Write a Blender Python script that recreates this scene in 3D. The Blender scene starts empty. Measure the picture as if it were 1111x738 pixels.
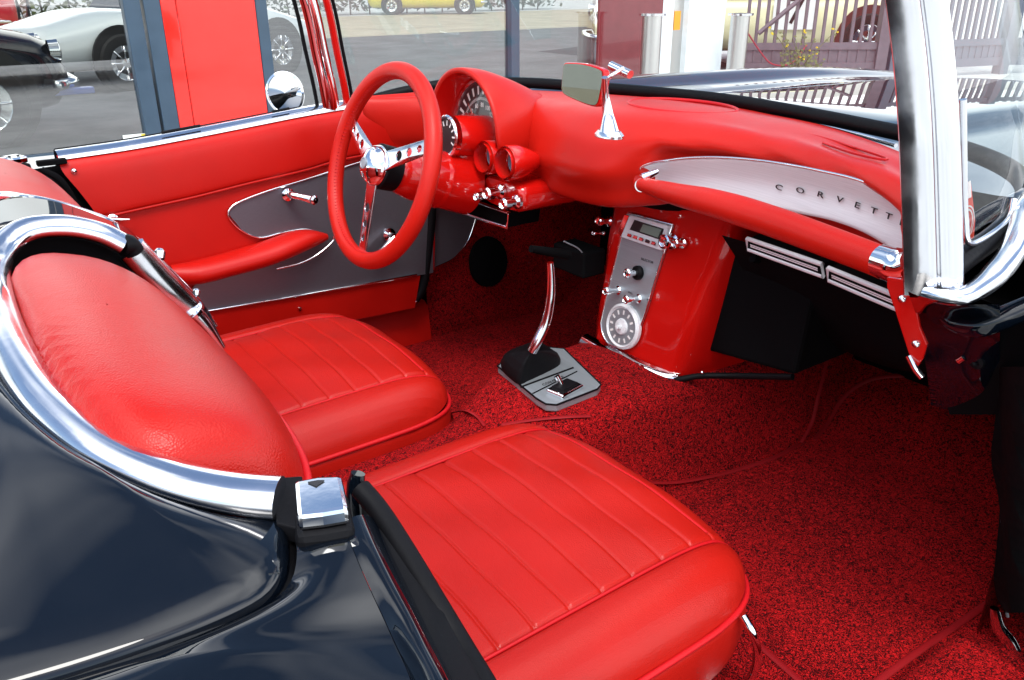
import bpy, bmesh, math, random
import numpy as np
from mathutils import Vector, Matrix
R = math.radians
random.seed(7)
S = bpy.context.scene
COL = S.collection
# ------------------------------------------------------------------ camera
HD, PT, RL, FPX = R(54.27), R(23.39), R(-.33), 902.2
C = Vector((-.16, -1.086, 1.151))
FW = Vector((math.cos(PT)*math.cos(HD), math.cos(PT)*math.sin(HD), -math.sin(PT)))
_r0 = FW.cross(Vector((0, 0, 1))).normalized(); _u0 = _r0.cross(FW)
RV = math.cos(RL)*_r0 + math.sin(RL)*_u0
UV = -math.sin(RL)*_r0 + math.cos(RL)*_u0
cam = bpy.data.objects.new('camera', bpy.data.cameras.new('camera')); COL.objects.link(cam)
cam.matrix_world = Matrix(((RV.x, UV.x, -FW.x, C.x), (RV.y, UV.y, -FW.y, C.y), (RV.z, UV.z, -FW.z, C.z), (0, 0, 0, 1)))
cam.data.sensor_width = 36; cam.data.lens = 36*FPX/1111
cam.data.clip_start = .02; cam.data.clip_end = 2000
S.camera = cam
# ------------------------------------------------------------------ light
W = bpy.data.worlds.new('World'); S.world = W; W.use_nodes = True
nt = W.node_tree; bg = nt.nodes['Background']
sky = nt.nodes.new('ShaderNodeTexSky'); sky.sky_type = 'NISHITA'; sky.sun_disc = False
SUN_EL, SUN_AZ = R(58), R(-118)      # azimuth of the direction TOWARDS the sun, from +X to +Y
sky.sun_elevation = SUN_EL; sky.sun_rotation = R(90) - SUN_AZ
sky.dust_density = 1.2; sky.air_density = 1.0; sky.ozone_density = 1.0
tcw = nt.nodes.new('ShaderNodeTexCoord'); mpw = nt.nodes.new('ShaderNodeMapping'); mpw.inputs['Scale'].default_value = (1, 1, 2.2); mpw.inputs['Location'].default_value = (0, 0, 0)
nt.links.new(tcw.outputs['Generated'], mpw.inputs[0])
cl = nt.nodes.new('ShaderNodeTexNoise'); cl.inputs['Scale'].default_value = 1.15; cl.inputs['Detail'].default_value = 2.5; cl.inputs['Roughness'].default_value = .45
nt.links.new(mpw.outputs[0], cl.inputs['Vector'])
crp = nt.nodes.new('ShaderNodeValToRGB'); crp.color_ramp.elements[0].position = .43; crp.color_ramp.elements[1].position = .60; nt.links.new(cl.outputs[0], crp.inputs[0])
cmx = nt.nodes.new('ShaderNodeMix'); cmx.data_type = 'RGBA'; nt.links.new(crp.outputs[0], cmx.inputs[0]); nt.links.new(sky.outputs[0], cmx.inputs[6]); cmx.inputs[7].default_value = (15.0, 15.3, 15.8, 1)
nt.links.new(cmx.outputs[2], bg.inputs[0]); bg.inputs[1].default_value = .15
sd = Vector((math.cos(SUN_EL)*math.cos(SUN_AZ), math.cos(SUN_EL)*math.sin(SUN_AZ), math.sin(SUN_EL)))
sl = bpy.data.lights.new('sun', 'SUN'); sl.energy = 1.7; sl.angle = R(22); sl.color = (1, .97, .92)
sun = bpy.data.objects.new('sun', sl); COL.objects.link(sun)
sun.rotation_euler = sd.to_track_quat('Z', 'Y').to_euler()
S.view_settings.view_transform = 'Standard'; S.view_settings.look = 'None'
S.view_settings.exposure = 0.58; S.view_settings.gamma = 1
S.cycles.max_bounces = 8; S.cycles.transparent_max_bounces = 16
S.cycles.sample_clamp_indirect = 6
# ------------------------------------------------------------------ pixel helper (photo coordinates -> point on a given plane)
def ray(x, y): return FPX*FW + (x-555.5)*RV - (y-369)*UV
def at(x, y, X=None, Y=None, Z=None):
    d = ray(x, y)
    t = (X-C.x)/d.x if X is not None else (Y-C.y)/d.y if Y is not None else (Z-C.z)/d.z
    return C + t*d
# ------------------------------------------------------------------ materials
def new(name):
    m = bpy.data.materials.new(name); m.use_nodes = True
    return m, m.node_tree, m.node_tree.nodes['Principled BSDF']
def noise(nt, scale, detail=3, rough=.5, vec=None, typ='ShaderNodeTexNoise'):
    n = nt.nodes.new(typ); n.inputs['Scale'].default_value = scale
    if typ == 'ShaderNodeTexNoise':
        n.inputs['Detail'].default_value = detail; n.inputs['Roughness'].default_value = rough
    if vec is None:
        tc = nt.nodes.new('ShaderNodeTexCoord'); vec = tc.outputs['Object']
    nt.links.new(vec, n.inputs['Vector']); return n
def ramp(nt, src, stops):
    r = nt.nodes.new('ShaderNodeValToRGB'); e = r.color_ramp.elements
    while len(e) < len(stops): e.new(.5)
    for i, (p, c) in enumerate(stops): e[i].position = p; e[i].color = (*c, 1)
    nt.links.new(src, r.inputs[0]); return r
def bump(nt, src, strength, dist, b, prev=None):
    n = nt.nodes.new('ShaderNodeBump'); n.inputs['Strength'].default_value = strength; n.inputs['Distance'].default_value = dist
    nt.links.new(src, n.inputs['Height'])
    if prev: nt.links.new(prev.outputs[0], n.inputs['Normal'])
    nt.links.new(n.outputs[0], b.inputs['Normal']); return n
def plain(name, col, rough=.5, metal=0, coat=0, var=0, scale=8, spec=.5, bmp=0, bscale=200):
    m, nt, b = new(name)
    b.inputs['Base Color'].default_value = (*col, 1); b.inputs['Roughness'].default_value = rough
    b.inputs['Metallic'].default_value = metal; b.inputs['Coat Weight'].default_value = coat
    b.inputs['Coat Roughness'].default_value = .03; b.inputs['Specular IOR Level'].default_value = spec
    if var:
        n = noise(nt, scale, 5, .6)
        r = ramp(nt, n.outputs[0], [(.3, tuple(c*(1-var) for c in col)), (.7, tuple(min(1, c*(1+var)) for c in col))])
        nt.links.new(r.outputs[0], b.inputs['Base Color'])
        r2 = ramp(nt, n.outputs[0], [(.3, (rough*.8,)*3), (.75, (min(1, rough*1.25),)*3)])
        nt.links.new(r2.outputs[0], b.inputs['Roughness'])
    if bmp:
        n = noise(nt, bscale, 4); bump(nt, n.outputs[0], bmp, .002, b)
    return m
def leather(name, col, rough=.38, grain=1.0):
    m, nt, b = new(name)
    n0 = noise(nt, 6, 4)
    r = ramp(nt, n0.outputs[0], [(.3, tuple(c*.9 for c in col)), (.7, tuple(c*1.08 for c in col))])
    nt.links.new(r.outputs[0], b.inputs['Base Color'])
    r2 = ramp(nt, n0.outputs[0], [(.25, (rough*.85,)*3), (.75, (rough*1.2,)*3)])
    nt.links.new(r2.outputs[0], b.inputs['Roughness'])
    v = noise(nt, 620, typ='ShaderNodeTexVoronoi'); v.feature = 'F1'
    v2 = noise(nt, 14, 3, .5)
    b1 = bump(nt, v2.outputs[0], .16, .004, b)
    bump(nt, v.outputs[0], .35*grain, .0007, b, b1)
    b.inputs['Specular IOR Level'].default_value = .26
    wr_ = noise(nt, 45, 2, .5); wr_.inputs['Distortion'].default_value = 1.2; b3 = bump(nt, wr_.outputs[0], .07*grain, .004, b, b.inputs['Normal'].links[0].from_node)
    return m
def carpet(name, bright=1.0):
    m, nt, b = new(name)
    wn = noise(nt, 90, 2)
    mx = nt.nodes.new('ShaderNodeMix'); mx.data_type = 'RGBA'; mx.blend_type = 'ADD'; mx.inputs[0].default_value = .02
    tc = nt.nodes.new('ShaderNodeTexCoord')
    nt.links.new(tc.outputs['Object'], mx.inputs[6]); nt.links.new(wn.outputs['Color'], mx.inputs[7])
    v = noise(nt, 400, vec=mx.outputs[2], typ='ShaderNodeTexVoronoi')
    big = noise(nt, 7, 4, .6)
    n2 = noise(nt, 120, 3, .6)
    ad = nt.nodes.new('ShaderNodeMath'); ad.operation = 'MULTIPLY_ADD'; ad.inputs[1].default_value = .55
    nt.links.new(n2.outputs[0], ad.inputs[0]); nt.links.new(v.outputs['Distance'], ad.inputs[2])
    ad2 = nt.nodes.new('ShaderNodeMath'); ad2.operation = 'MULTIPLY_ADD'; ad2.inputs[1].default_value = .25
    nt.links.new(big.outputs[0], ad2.inputs[0]); nt.links.new(ad.outputs[0], ad2.inputs[2])
    r = ramp(nt, ad2.outputs[0], [(.76, (.60*bright, .010, .012)), (.97, (.33*bright, .006, .008)), (1.10, (.06, .002, .003))])
    nt.links.new(r.outputs[0], b.inputs['Base Color'])
    b.inputs['Roughness'].default_value = .9; b.inputs['Specular IOR Level'].default_value = .1
    inv = nt.nodes.new('ShaderNodeMath'); inv.operation = 'SUBTRACT'; inv.inputs[0].default_value = 1
    nt.links.new(v.outputs['Distance'], inv.inputs[1])
    bump(nt, inv.outputs[0], .9, .004, b)
    return m
def chrome(name, tint=(.86, .88, .9), rough=.05):
    m, nt, b = new(name); b.inputs['Metallic'].default_value = 1
    b.inputs['Base Color'].default_value = (*tint, 1)
    n = noise(nt, 22, 4)
    r = ramp(nt, n.outputs[0], [(.35, (rough*.7,)*3), (.8, (rough*2.2,)*3)]); nt.links.new(r.outputs[0], b.inputs['Roughness'])
    bump(nt, n.outputs[0], .06, .003, b)
    return m
def brushed(name, col, rough=.3, metal=1):
    m, nt, b = new(name); b.inputs['Metallic'].default_value = metal
    mp = nt.nodes.new('ShaderNodeMapping'); tc = nt.nodes.new('ShaderNodeTexCoord'); nt.links.new(tc.outputs['Object'], mp.inputs[0])
    mp.inputs['Scale'].default_value = (30, 3, 400)
    n = noise(nt, 3, 4, vec=mp.outputs[0])
    r = ramp(nt, n.outputs[0], [(.3, tuple(c*.9 for c in col)), (.7, tuple(c*1.05 for c in col))]); nt.links.new(r.outputs[0], b.inputs['Base Color'])
    b.inputs['Roughness'].default_value = rough; bump(nt, n.outputs[0], .08, .001, b)
    return m
def paint(name, col, rough=.25, coat=1.0, dust=.0, spec=.5, cior=1.5):
    m, nt, b = new(name)
    n = noise(nt, 40, 6, .7)
    r = ramp(nt, n.outputs[0], [(.35, col), (.75, tuple(c+dust for c in col))]); nt.links.new(r.outputs[0], b.inputs['Base Color'])
    b.inputs['Roughness'].default_value = rough; b.inputs['Coat Weight'].default_value = coat; b.inputs['Coat Roughness'].default_value = .012; b.inputs['Coat IOR'].default_value = cior; b.inputs['Specular IOR Level'].default_value = spec
    n2 = noise(nt, 9, 2); bump(nt, n2.outputs[0], .03, .01, b)
    return m
def glassm(name, tint=(.93, .97, .96), refl=.08, extra=0.0):
    m, nt, b = new(name); nt.nodes.remove(b)
    out = nt.nodes['Material Output']
    t = nt.nodes.new('ShaderNodeBsdfTransparent'); t.inputs[0].default_value = (*tint, 1)
    g = nt.nodes.new('ShaderNodeBsdfGlossy'); g.inputs['Roughness'].default_value = .01; g.inputs[0].default_value = (1, 1, 1, 1)
    lf = nt.nodes.new('ShaderNodeLayerWeight'); lf.inputs[0].default_value = .5
    pw = nt.nodes.new('ShaderNodeMath'); pw.operation = 'POWER'; pw.inputs[1].default_value = 5; nt.links.new(lf.outputs['Facing'], pw.inputs[0])
    lw = nt.nodes.new('ShaderNodeMath'); lw.operation = 'MULTIPLY_ADD'; lw.inputs[1].default_value = .45; lw.inputs[2].default_value = .05; nt.links.new(pw.outputs[0], lw.inputs[0])
    ma = nt.nodes.new('ShaderNodeMath'); ma.operation = 'ADD'; ma.inputs[1].default_value = extra; ma.use_clamp = True
    nt.links.new(lw.outputs[0], ma.inputs[0])
    mx = nt.nodes.new('ShaderNodeMixShader'); nt.links.new(ma.outputs[0], mx.inputs[0])
    nt.links.new(t.outputs[0], mx.inputs[1]); nt.links.new(g.outputs[0], mx.inputs[2]); nt.links.new(mx.outputs[0], out.inputs[0])
    return m
RED = (.40, .009, .005)
M = dict(
 leather=leather('red_leather', RED, .33), pad=leather('red_pad_vinyl', (.47, .009, .004), .38, .7), piping=leather('red_piping', (.50, .006, .010), .45, .5),
 redpaint=paint('red_paint', (.52, .005, .003), spec=.2), doorvinyl=leather('red_door_vinyl', (.46, .006, .003), .36, .6),
 carpet=carpet('red_loop_carpet'), chrome=chrome('chrome'), chrome2=chrome('pitted_chrome', (.78, .79, .82), .12),
 darkmetal=brushed('dark_reflection_metal', (.15, .145, .17), .36, .6), silver=brushed('brushed_silver', (.76, .78, .80), .36, .05), plate=brushed('console_aluminium', (.34, .38, .41), .42, .5),
 black=paint('black_paint', (.0015, .003, .006), .3, 1.0, .0012, 0, 1.5), rubber=plain('black_rubber', (.004, .004, .005), .5, var=.3, bmp=.15, spec=.12), blackplastic=plain('black_plastic', (.003, .003, .0035), .8, var=.3, spec=.06),
 glass=glassm('windscreen_glass'), facade=glassm('facade_glass', (.60, .62, .59), extra=.15), mirror=plain('mirror_glass', (.9, .9, .92), .01, 1), dimmirror=plain('reflection_tinted_mirror', (.30, .31, .27), .01, 1), dial=plain('dial_black', (.012, .014, .016), .35),
 white=plain('white_print', (.8, .8, .78), .5), offw=plain('dial_cream', (.62, .63, .5), .4), binding=leather('carpet_binding_tape', (.26, .004, .007), .6, .3), dark=plain('dark_print', (.01, .01, .012), .5), redprint=plain('sticker_red', (.7, .08, .05), .5),
 bluegrey=plain('bluegrey_gauge', (.12, .17, .23), .3),
 frame=plain('blue_grey_frame', (.030, .060, .095), .35, var=.08), redpanel=plain('red_glossy_panel', (.78, .016, .008), .12, coat=.6, var=.03), maroon=plain('maroon_glossy_panel', (.15, .022, .028), .1, coat=1, var=.1),
 whitewall=plain('white_render', (.74, .80, .82), .7, var=.05, bmp=.2, bscale=60), steel=brushed('stainless_steel', (.6, .6, .58), .3),
 fence=plain('grey_fence_metal', (.085, .10, .135), .45, var=.1), fencep=plain('mauve_grey_gate_metal', (.13, .10, .12), .5, var=.15),
 tyre=plain('tyre', (.012, .012, .012), .8), stem=plain('stem', (.10, .11, .04), .7), flower=plain('yellow_flower', (.7, .5, .02), .6), leaf=plain('leaf', (.06, .09, .03), .6, var=.4, scale=3),
 chain=plain('red_chain', (.35, .03, .05), .5), paper=plain('paper', (.75, .78, .74), .6), yellowp=plain('yellow_print', (.75, .6, .05), .6), orange=plain('orange_lens', (.9, .35, .03), .3))
# ------------------------------------------------------------------ object helpers
def link(name, me, mat, parent=None, smooth=True, label=None):
    o = bpy.data.objects.new(name, me); COL.objects.link(o)
    if mat is not None:
        for mm in (mat if isinstance(mat, (list, tuple)) else [mat]): me.materials.append(mm)
    if smooth:
        me.polygons.foreach_set('use_smooth', [True]*len(me.polygons))
    if parent is not None: o.parent = parent; o.matrix_parent_inverse = parent.matrix_world.inverted()
    if label: o['label'] = label
    return o
def mesh(name, V, F, mat, parent=None, smooth=True, label=None, fix=True):
    me = bpy.data.meshes.new(name); me.from_pydata([tuple(v) for v in V], [], F); me.update()
    if fix:
        bm = bmesh.new(); bm.from_mesh(me); bmesh.ops.remove_doubles(bm, verts=bm.verts, dist=1e-6)
        bmesh.ops.recalc_face_normals(bm, faces=bm.faces); bm.to_mesh(me); bm.free()
    return link(name, me, mat, parent, smooth, label)
def sharp(o, ang=40):
    bm = bmesh.new(); bm.from_mesh(o.data); a = R(ang)
    for e in bm.edges:
        if len(e.link_faces) == 2 and e.calc_face_angle(0) > a: e.smooth = False
    bm.to_mesh(o.data); bm.free(); return o
def solid(o, t, off=-1, bev=0):
    m = o.modifiers.new('s', 'SOLIDIFY'); m.thickness = t; m.offset = off
    if bev:
        b = o.modifiers.new('b', 'BEVEL'); b.width = bev; b.segments = 2; b.limit_method = 'ANGLE'
    return o
def empty(name, loc=(0, 0, 0), rz=0, parent=None):
    o = bpy.data.objects.new(name, None); COL.objects.link(o); o.location = loc; o.rotation_euler = (0, 0, rz)
    o.empty_display_size = .1
    if parent: o.parent = parent
    bpy.context.view_layer.update()
    return o
def tag(o, label, cat, group=None, kind=None):
    if label: o['label'] = label
    if cat: o['category'] = cat
    if group: o['group'] = group
    if kind: o['kind'] = kind
    return o
def V3(p): return Vector(p)
def catmull(pts, n, closed=False):
    P = [V3(p) for p in pts]; k = len(P)
    if k < 3 and not closed:
        return [P[0].lerp(P[-1], i/(n-1)) for i in range(n)]
    # dense sampling then arc length resample
    out = []
    segs = k if closed else k-1
    for i in range(segs):
        if closed: a, b, c, d = P[(i-1) % k], P[i], P[(i+1) % k], P[(i+2) % k]
        else:
            b, c = P[i], P[i+1]; a = P[i-1] if i > 0 else b*2-c; d = P[i+2] if i+2 < k else c*2-b
        for j in range(16):
            t = j/16; t2, t3 = t*t, t*t*t
            out.append(.5*((2*b)+(-a+c)*t+(2*a-5*b+4*c-d)*t2+(-a+3*b-3*c+d)*t3))
    out.append(P[0].copy() if closed else P[-1].copy())
    L = [0]
    for i in range(1, len(out)): L.append(L[-1]+(out[i]-out[i-1]).length)
    res = []; j = 0
    m = n if not closed else n+1
    for i in range(m):
        s = L[-1]*i/(m-1)
        while j < len(L)-2 and L[j+1] < s: j += 1
        d = L[j+1]-L[j]; t = (s-L[j])/d if d > 1e-12 else 0
        res.append(out[j].lerp(out[j+1], min(1, max(0, t))))
    return res[:-1] if closed else res
def tubeVF(path, rad, seg=12, closed=False, up=None, flat=1.0, V=None, F=None, caps=True):
    V = [] if V is None else V; F = [] if F is None else F
    n = len(path); base = len(V)
    if not hasattr(rad, '__len__'): rad = [rad]*n
    T = []
    for i in range(n):
        a = path[(i-1) % n] if (closed or i > 0) else path[i]; b = path[(i+1) % n] if (closed or i < n-1) else path[i]
        T.append((b-a).normalized())
    u = V3(up) if up is not None else (Vector((0, 0, 1)) if abs(T[0].z) < .9 else Vector((1, 0, 0)))
    for i in range(n):
        u2 = V3(up) if up is not None else u
        u2 = (u2 - T[i]*u2.dot(T[i])).normalized(); u = u2; w = T[i].cross(u2)
        for s in range(seg):
            a = 2*math.pi*s/seg; V.append(path[i]+w*(math.cos(a)*rad[i])+u2*(math.sin(a)*rad[i]*flat))
    m = n if closed else n-1
    for i in range(m):
        for s in range(seg):
            a = base+i*seg+s; b = base+i*seg+(s+1) % seg; c = base+((i+1) % n)*seg+(s+1) % seg; d = base+((i+1) % n)*seg+s
            F.append((a, b, c, d))
    if not closed and caps:
        F.append(tuple(base+s for s in range(seg))); F.append(tuple(base+(n-1)*seg+s for s in reversed(range(seg))))
    return V, F
def tube(name, pts, rad, mat, parent=None, n=None, closed=False, seg=12, up=None, flat=1.0, label=None, smoothpath=True):
    n = n or max(8, len(pts)*8)
    if smoothpath:
        path = catmull(pts, n, closed)
        if hasattr(rad, '__len__'):
            rr = [rad[min(len(rad)-1, int(i/(n-1)*(len(rad)-1)))]*(1-((i/(n-1)*(len(rad)-1)) % 1)) + rad[min(len(rad)-1, int(i/(n-1)*(len(rad)-1))+1)]*((i/(n-1)*(len(rad)-1)) % 1) for i in range(n)]
        else: rr = rad
    else: path = [V3(p) for p in pts]; rr = rad
    V, F = tubeVF(path, rr, seg, closed, up, flat)
    return sharp(mesh(name, V, F, mat, parent, label=label), 60)
def loft(name, curves, mat, parent=None, n=40, across=None, closed_u=False, closed_v=False, label=None, th=0, smooth=True, raw=False):
    """surface through a list of curves; each resampled to n points; across>0 adds catmull rows between"""
    cs = [catmull(c, n, closed_u) if not raw else [V3(p) for p in c] for c in curves]
    n = len(cs[0])
    if across and len(cs) > 2:
        cols = [catmull([c[i] for c in cs], across, closed_v) for i in range(n)]
        cs = [[cols[i][j] for i in range(n)] for j in range(len(cols[0]))]
    elif across:
        cs = [[cs[0][i].lerp(cs[1][i], j/(across-1)) for i in range(n)] for j in range(across)]
    V = [p for c in cs for p in c]; F = []
    m = len(cs)
    for j in range(m if closed_v else m-1):
        for i in range(n if closed_u else n-1):
            F.append((j*n+i, j*n+(i+1) % n, ((j+1) % m)*n+(i+1) % n, ((j+1) % m)*n+i))
    o = mesh(name, V, F, mat, parent, smooth, label)
    if th: solid(o, th, 0)
    return o
def boxVF(c, s, V, F, rot=None):
    b = len(V)
    for sx in (-.5, .5):
        for sy in (-.5, .5):
            for sz in (-.5, .5):
                p = Vector((sx*s[0], sy*s[1], sz*s[2]))
                if rot is not None: p = rot @ p
                V.append(V3(c)+p)
    F += [(b, b+1, b+3, b+2), (b+4, b+6, b+7, b+5), (b, b+4, b+5, b+1), (b+2, b+3, b+7, b+6), (b, b+2, b+6, b+4), (b+1, b+5, b+7, b+3)]
def box(name, c, s, mat, parent=None, bev=.003, rot=None, label=None, seg=2):
    V, F = [], []; boxVF(c, s, V, F, rot)
    o = mesh(name, V, F, mat, parent, smooth=False, label=label)
    if bev:
        b = o.modifiers.new('b', 'BEVEL'); b.width = bev; b.segments = seg
        o.data.polygons.foreach_set('use_smooth', [True]*len(o.data.polygons)); b.harden_normals = True
    return o
def frame_axes(d, up=(0, 0, 1)):
    d = V3(d).normalized(); u = V3(up)
    if abs(d.dot(u)) > .99: u = Vector((1, 0, 0))
    u = u*1.0; u = (u-d*u.dot(d)).normalized(); w = u.cross(d); return d, u, w
def latheVF(prof, org, d, seg=24, V=None, F=None, up=(0, 0, 1), sx=1, sy=1):
    V = [] if V is None else V; F = [] if F is None else F; d, u, w = frame_axes(d, up); base = len(V)
    for (r, h) in prof:
        for s in range(seg):
            a = 2*math.pi*s/seg; V.append(V3(org)+d*h+(u*math.sin(a)*sy+w*math.cos(a)*sx)*max(r, 1e-5))
    for j in range(len(prof)-1):
        for s in range(seg):
            F.append((base+j*seg+s, base+j*seg+(s+1) % seg, base+(j+1)*seg+(s+1) % seg, base+(j+1)*seg+s))
    return V, F
def lathe(name, prof, org, d, mat, parent=None, seg=28, label=None, up=(0, 0, 1), sx=1, sy=1):
    V, F = latheVF(prof, org, d, seg, up=up, sx=sx, sy=sy)
    return sharp(mesh(name, V, F, mat, parent, label=label), 35)
def poly(name, pts, th, nrm, mat, parent=None, bev=0, label=None, holes=None):
    """flat polygon with thickness th along nrm"""
    n = V3(nrm).normalized(); V = [V3(p) for p in pts]; k = len(V); V += [p+n*th for p in V[:k]]
    F = [tuple(range(k)), tuple(reversed(range(k, 2*k)))]+[(i, (i+1) % k, k+(i+1) % k, k+i) for i in range(k)]
    o = mesh(name, V, F, mat, parent, smooth=False, label=label)
    if bev:
        b = o.modifiers.new('b', 'BEVEL'); b.width = bev; b.segments = 2; b.limit_method = 'ANGLE'
    return o
def text(name, items, mat, parent=None, th=.0006, label=None):
    """items: (string, size, origin, xdir, ydir, xscale) -> one mesh"""
    V, F = [], []
    for (s, size, org, xd, yd, xs) in items:
        cu = bpy.data.curves.new('t', 'FONT'); cu.body = s; cu.size = size; cu.align_x = 'CENTER'; cu.align_y = 'CENTER'; cu.extrude = th
        cu.resolution_u = 3
        o = bpy.data.objects.new('t', cu); COL.objects.link(o); bpy.context.view_layer.update()
        me = o.to_mesh(); xd = V3(xd).normalized(); yd = V3(yd); yd = (yd-xd*yd.dot(xd)).normalized(); nd = xd.cross(yd); b = len(V)
        for v in me.vertices: V.append(V3(org)+xd*v.co.x*xs+yd*v.co.y+nd*v.co.z)
        for p in me.polygons: F.append(tuple(b+i for i in p.vertices))
        o.to_mesh_clear(); bpy.data.objects.remove(o); bpy.data.curves.remove(cu)
    return mesh(name, V, F, mat, parent, smooth=False, label=label, fix=False)

# ================================================================== SETTING
def sheet(name, pts, z, mat, kind='structure'):
    o = mesh(name, [(p[0], p[1], z) for p in pts], [tuple(range(len(pts)))], mat, smooth=False)
    tag(o, None, None, kind=kind); return o
def asphalt(name, col, sc=1.0):
    m, nt, b = new(name)
    n = noise(nt, 1.2*sc, 6, .7); n2 = noise(nt, 90*sc, 3, .7)
    mx = nt.nodes.new('ShaderNodeMath'); mx.operation = 'MULTIPLY_ADD'; mx.inputs[1].default_value = .5
    nt.links.new(n2.outputs[0], mx.inputs[0]); nt.links.new(n.outputs[0], mx.inputs[2])
    r = ramp(nt, mx.outputs[0], [(.55, tuple(c*.72 for c in col)), (.95, tuple(c*1.25 for c in col))])
    nt.links.new(r.outputs[0], b.inputs['Base Color']); b.inputs['Roughness'].default_value = .85
    bump(nt, n2.outputs[0], .5, .01, b); return m
sheet('ground', [(-400, -400), (400, -400), (400, 400), (-400, 400)], 0, asphalt('concrete_ground', (.50, .51, .50)))
sheet('reflected_asphalt', [(-14, 5.95), (9, 5.95), (16, 17), (-14, 17)], .004, asphalt('dark_asphalt', (.055, .06, .066)))  # dark ground added behind the glass in place of the reflected street
sheet('reflected_paving', [(-30, 17), (40, 17), (40, 28), (-30, 28)], .008, asphalt('tan_paving', (.40, .34, .23)))  # light tan colour stands for the sunlit band of that reflection
sheet('kerb_shadow_strip', [(9.2, 2.6), (20, -1.2), (20, -3.2), (9.2, .6)], .004, asphalt('kerb_shade_asphalt', (.20, .21, .21)))  # darker sheet paints the shade along the kerb onto the ground

# ------------------------------------------------------------------ showroom facade
FY = 5.85
def facade_x(px, py=70): return at(px, py, Y=FY).x
fac = empty('showroom_facade', (3, FY, 0))
tag(fac, 'glazed showroom front with blue-grey frames and a glossy red panel behind the car', 'building')
def post(x0, x1, mat, name, dy=.10, y0=FY-.06, z1=3.2, lab=None):
    return box(name, ((x0+x1)/2, y0+dy/2, z1/2), (x1-x0, dy, z1), mat, fac, bev=.006, label=lab)
xf = [facade_x(p) for p in (143, 162, 164, 182, 282, 294)]
post(xf[0], xf[1]-.006, M['frame'], 'frame_post'); post(xf[2]+.002, xf[3], M['frame'], 'frame_post', dy=.13)
post(xf[4], xf[5], M['frame'], 'frame_post')
post(xf[3]+.002, xf[3]+.11, M['redpanel'], 'red_trim', dy=.05, lab='narrow lighter red upright beside the red panel')
post(xf[3]+.115, xf[4]-.003, M['redpanel'], 'red_panel', dy=.03)
xm = [facade_x(551, 40), facade_x(560, 40)]
post(xm[0], xm[1], M['frame'], 'mullion')
xp = [facade_x(645, 60), facade_x(713, 60)]
def pane(x0, x1):
    o = mesh('glass_pane', [(x0, FY, .013), (x1, FY, .013), (x1, FY, 3.1), (x0, FY, 3.1)], [(0, 1, 2, 3)], M['facade'], fac, smooth=False)
    return o
pane(-9, xf[0]-.003); pane(xf[5]+.003, xm[0]-.003); pane(xm[1]+.003, xp[0]-.003)
post(xp[0], xp[1]-.01, M['maroon'], 'maroon_panel', dy=.04)
V, F = [], []; boxVF((-.5, FY, .006), (16.9, .06, .012), V, F); mesh('plinth', V, F, M['frame'], fac, smooth=False)
boxV = []; boxF = []; boxVF((-.5, FY, 3.26), (16.9, .2, .12), boxV, boxF); mesh('head_rail', boxV, boxF, M['frame'], fac, smooth=False)
# parking notice on the glass
q0 = at(133, 147, Y=FY-.02)
card = empty('window_notice', (q0.x, q0.y, q0.z-.01)); tag(card, 'small white and yellow card stuck low on the left window beside the frame', 'notice')
w = at(161, 147, Y=FY-.02).x-q0.x
poly('card', [q0, q0+Vector((w, 0, 0)), q0+Vector((w, 0, -.12)), q0+Vector((0, 0, -.12))], .004, (0, 1, 0), M['paper'], card)
poly('yellow_mark', [q0+Vector((w*.72, -.003, -.004)), q0+Vector((w*.95, -.003, -.004)), q0+Vector((w*.95, -.003, -.05)), q0+Vector((w*.72, -.003, -.05))], .002, (0, 1, 0), M['yellowp'], card)
# white column
c0 = at(715, 97, Z=0); x1c = 8.0
colm = empty('white_column', (7.4, 5.9, 0)); tag(colm, 'white rendered column with a recessed glass strip at the end of the facade', 'column')
xa, xb_, xc, xd_ = facade_x(714, 60), facade_x(728, 60), facade_x(744, 60), facade_x(783, 60)
box('white_face', ((xa+xb_)/2, FY+.15, 1.7), (xb_-xa, .3, 3.4), M['whitewall'], colm, bev=.004)
box('recessed_strip', ((xb_+xc)/2, FY+.10, 1.7), (xc-xb_+.02, .04, 3.4), M['steel'], colm, bev=.0)
box('white_face', ((xc+xd_)/2, FY+.15, 1.7), (xd_-xc, .3, 3.4), M['whitewall'], colm, bev=.004)
q0 = at(738, 12, Y=FY+.04)
box('orange_notice', (q0.x, FY+.076, q0.z-.1), (.10, .006, .2), M['orange'], colm, bev=0)
# ------------------------------------------------------------------ bollard
def bollard(loc, h, r, lab):
    t = empty('bollard', loc); tag(t, lab, 'bollard')
    lathe('post', [(0, 0), (r, 0), (r, h-.02), (r, h-.02), (0, h-.02)], loc, (0, 0, 1), M['steel'], t, 28)
    lathe('cap', [(0, h-.022), (r*1.35, h-.022), (r*1.35, h), (0, h+.004)], loc, (0, 0, 1), M['chrome2'], t, 28)
    return t
b0 = at(796, 95, Z=0); bollard(b0, .80, .105, 'stainless steel bollard with a flat cap beside the white column')
b0b = at(700, 102, Z=0); b0b.y = FY-.35
bollard(at(703, 104, Y=5.35), .80, .10, 'steel bollard in front of the maroon panel')
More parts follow.
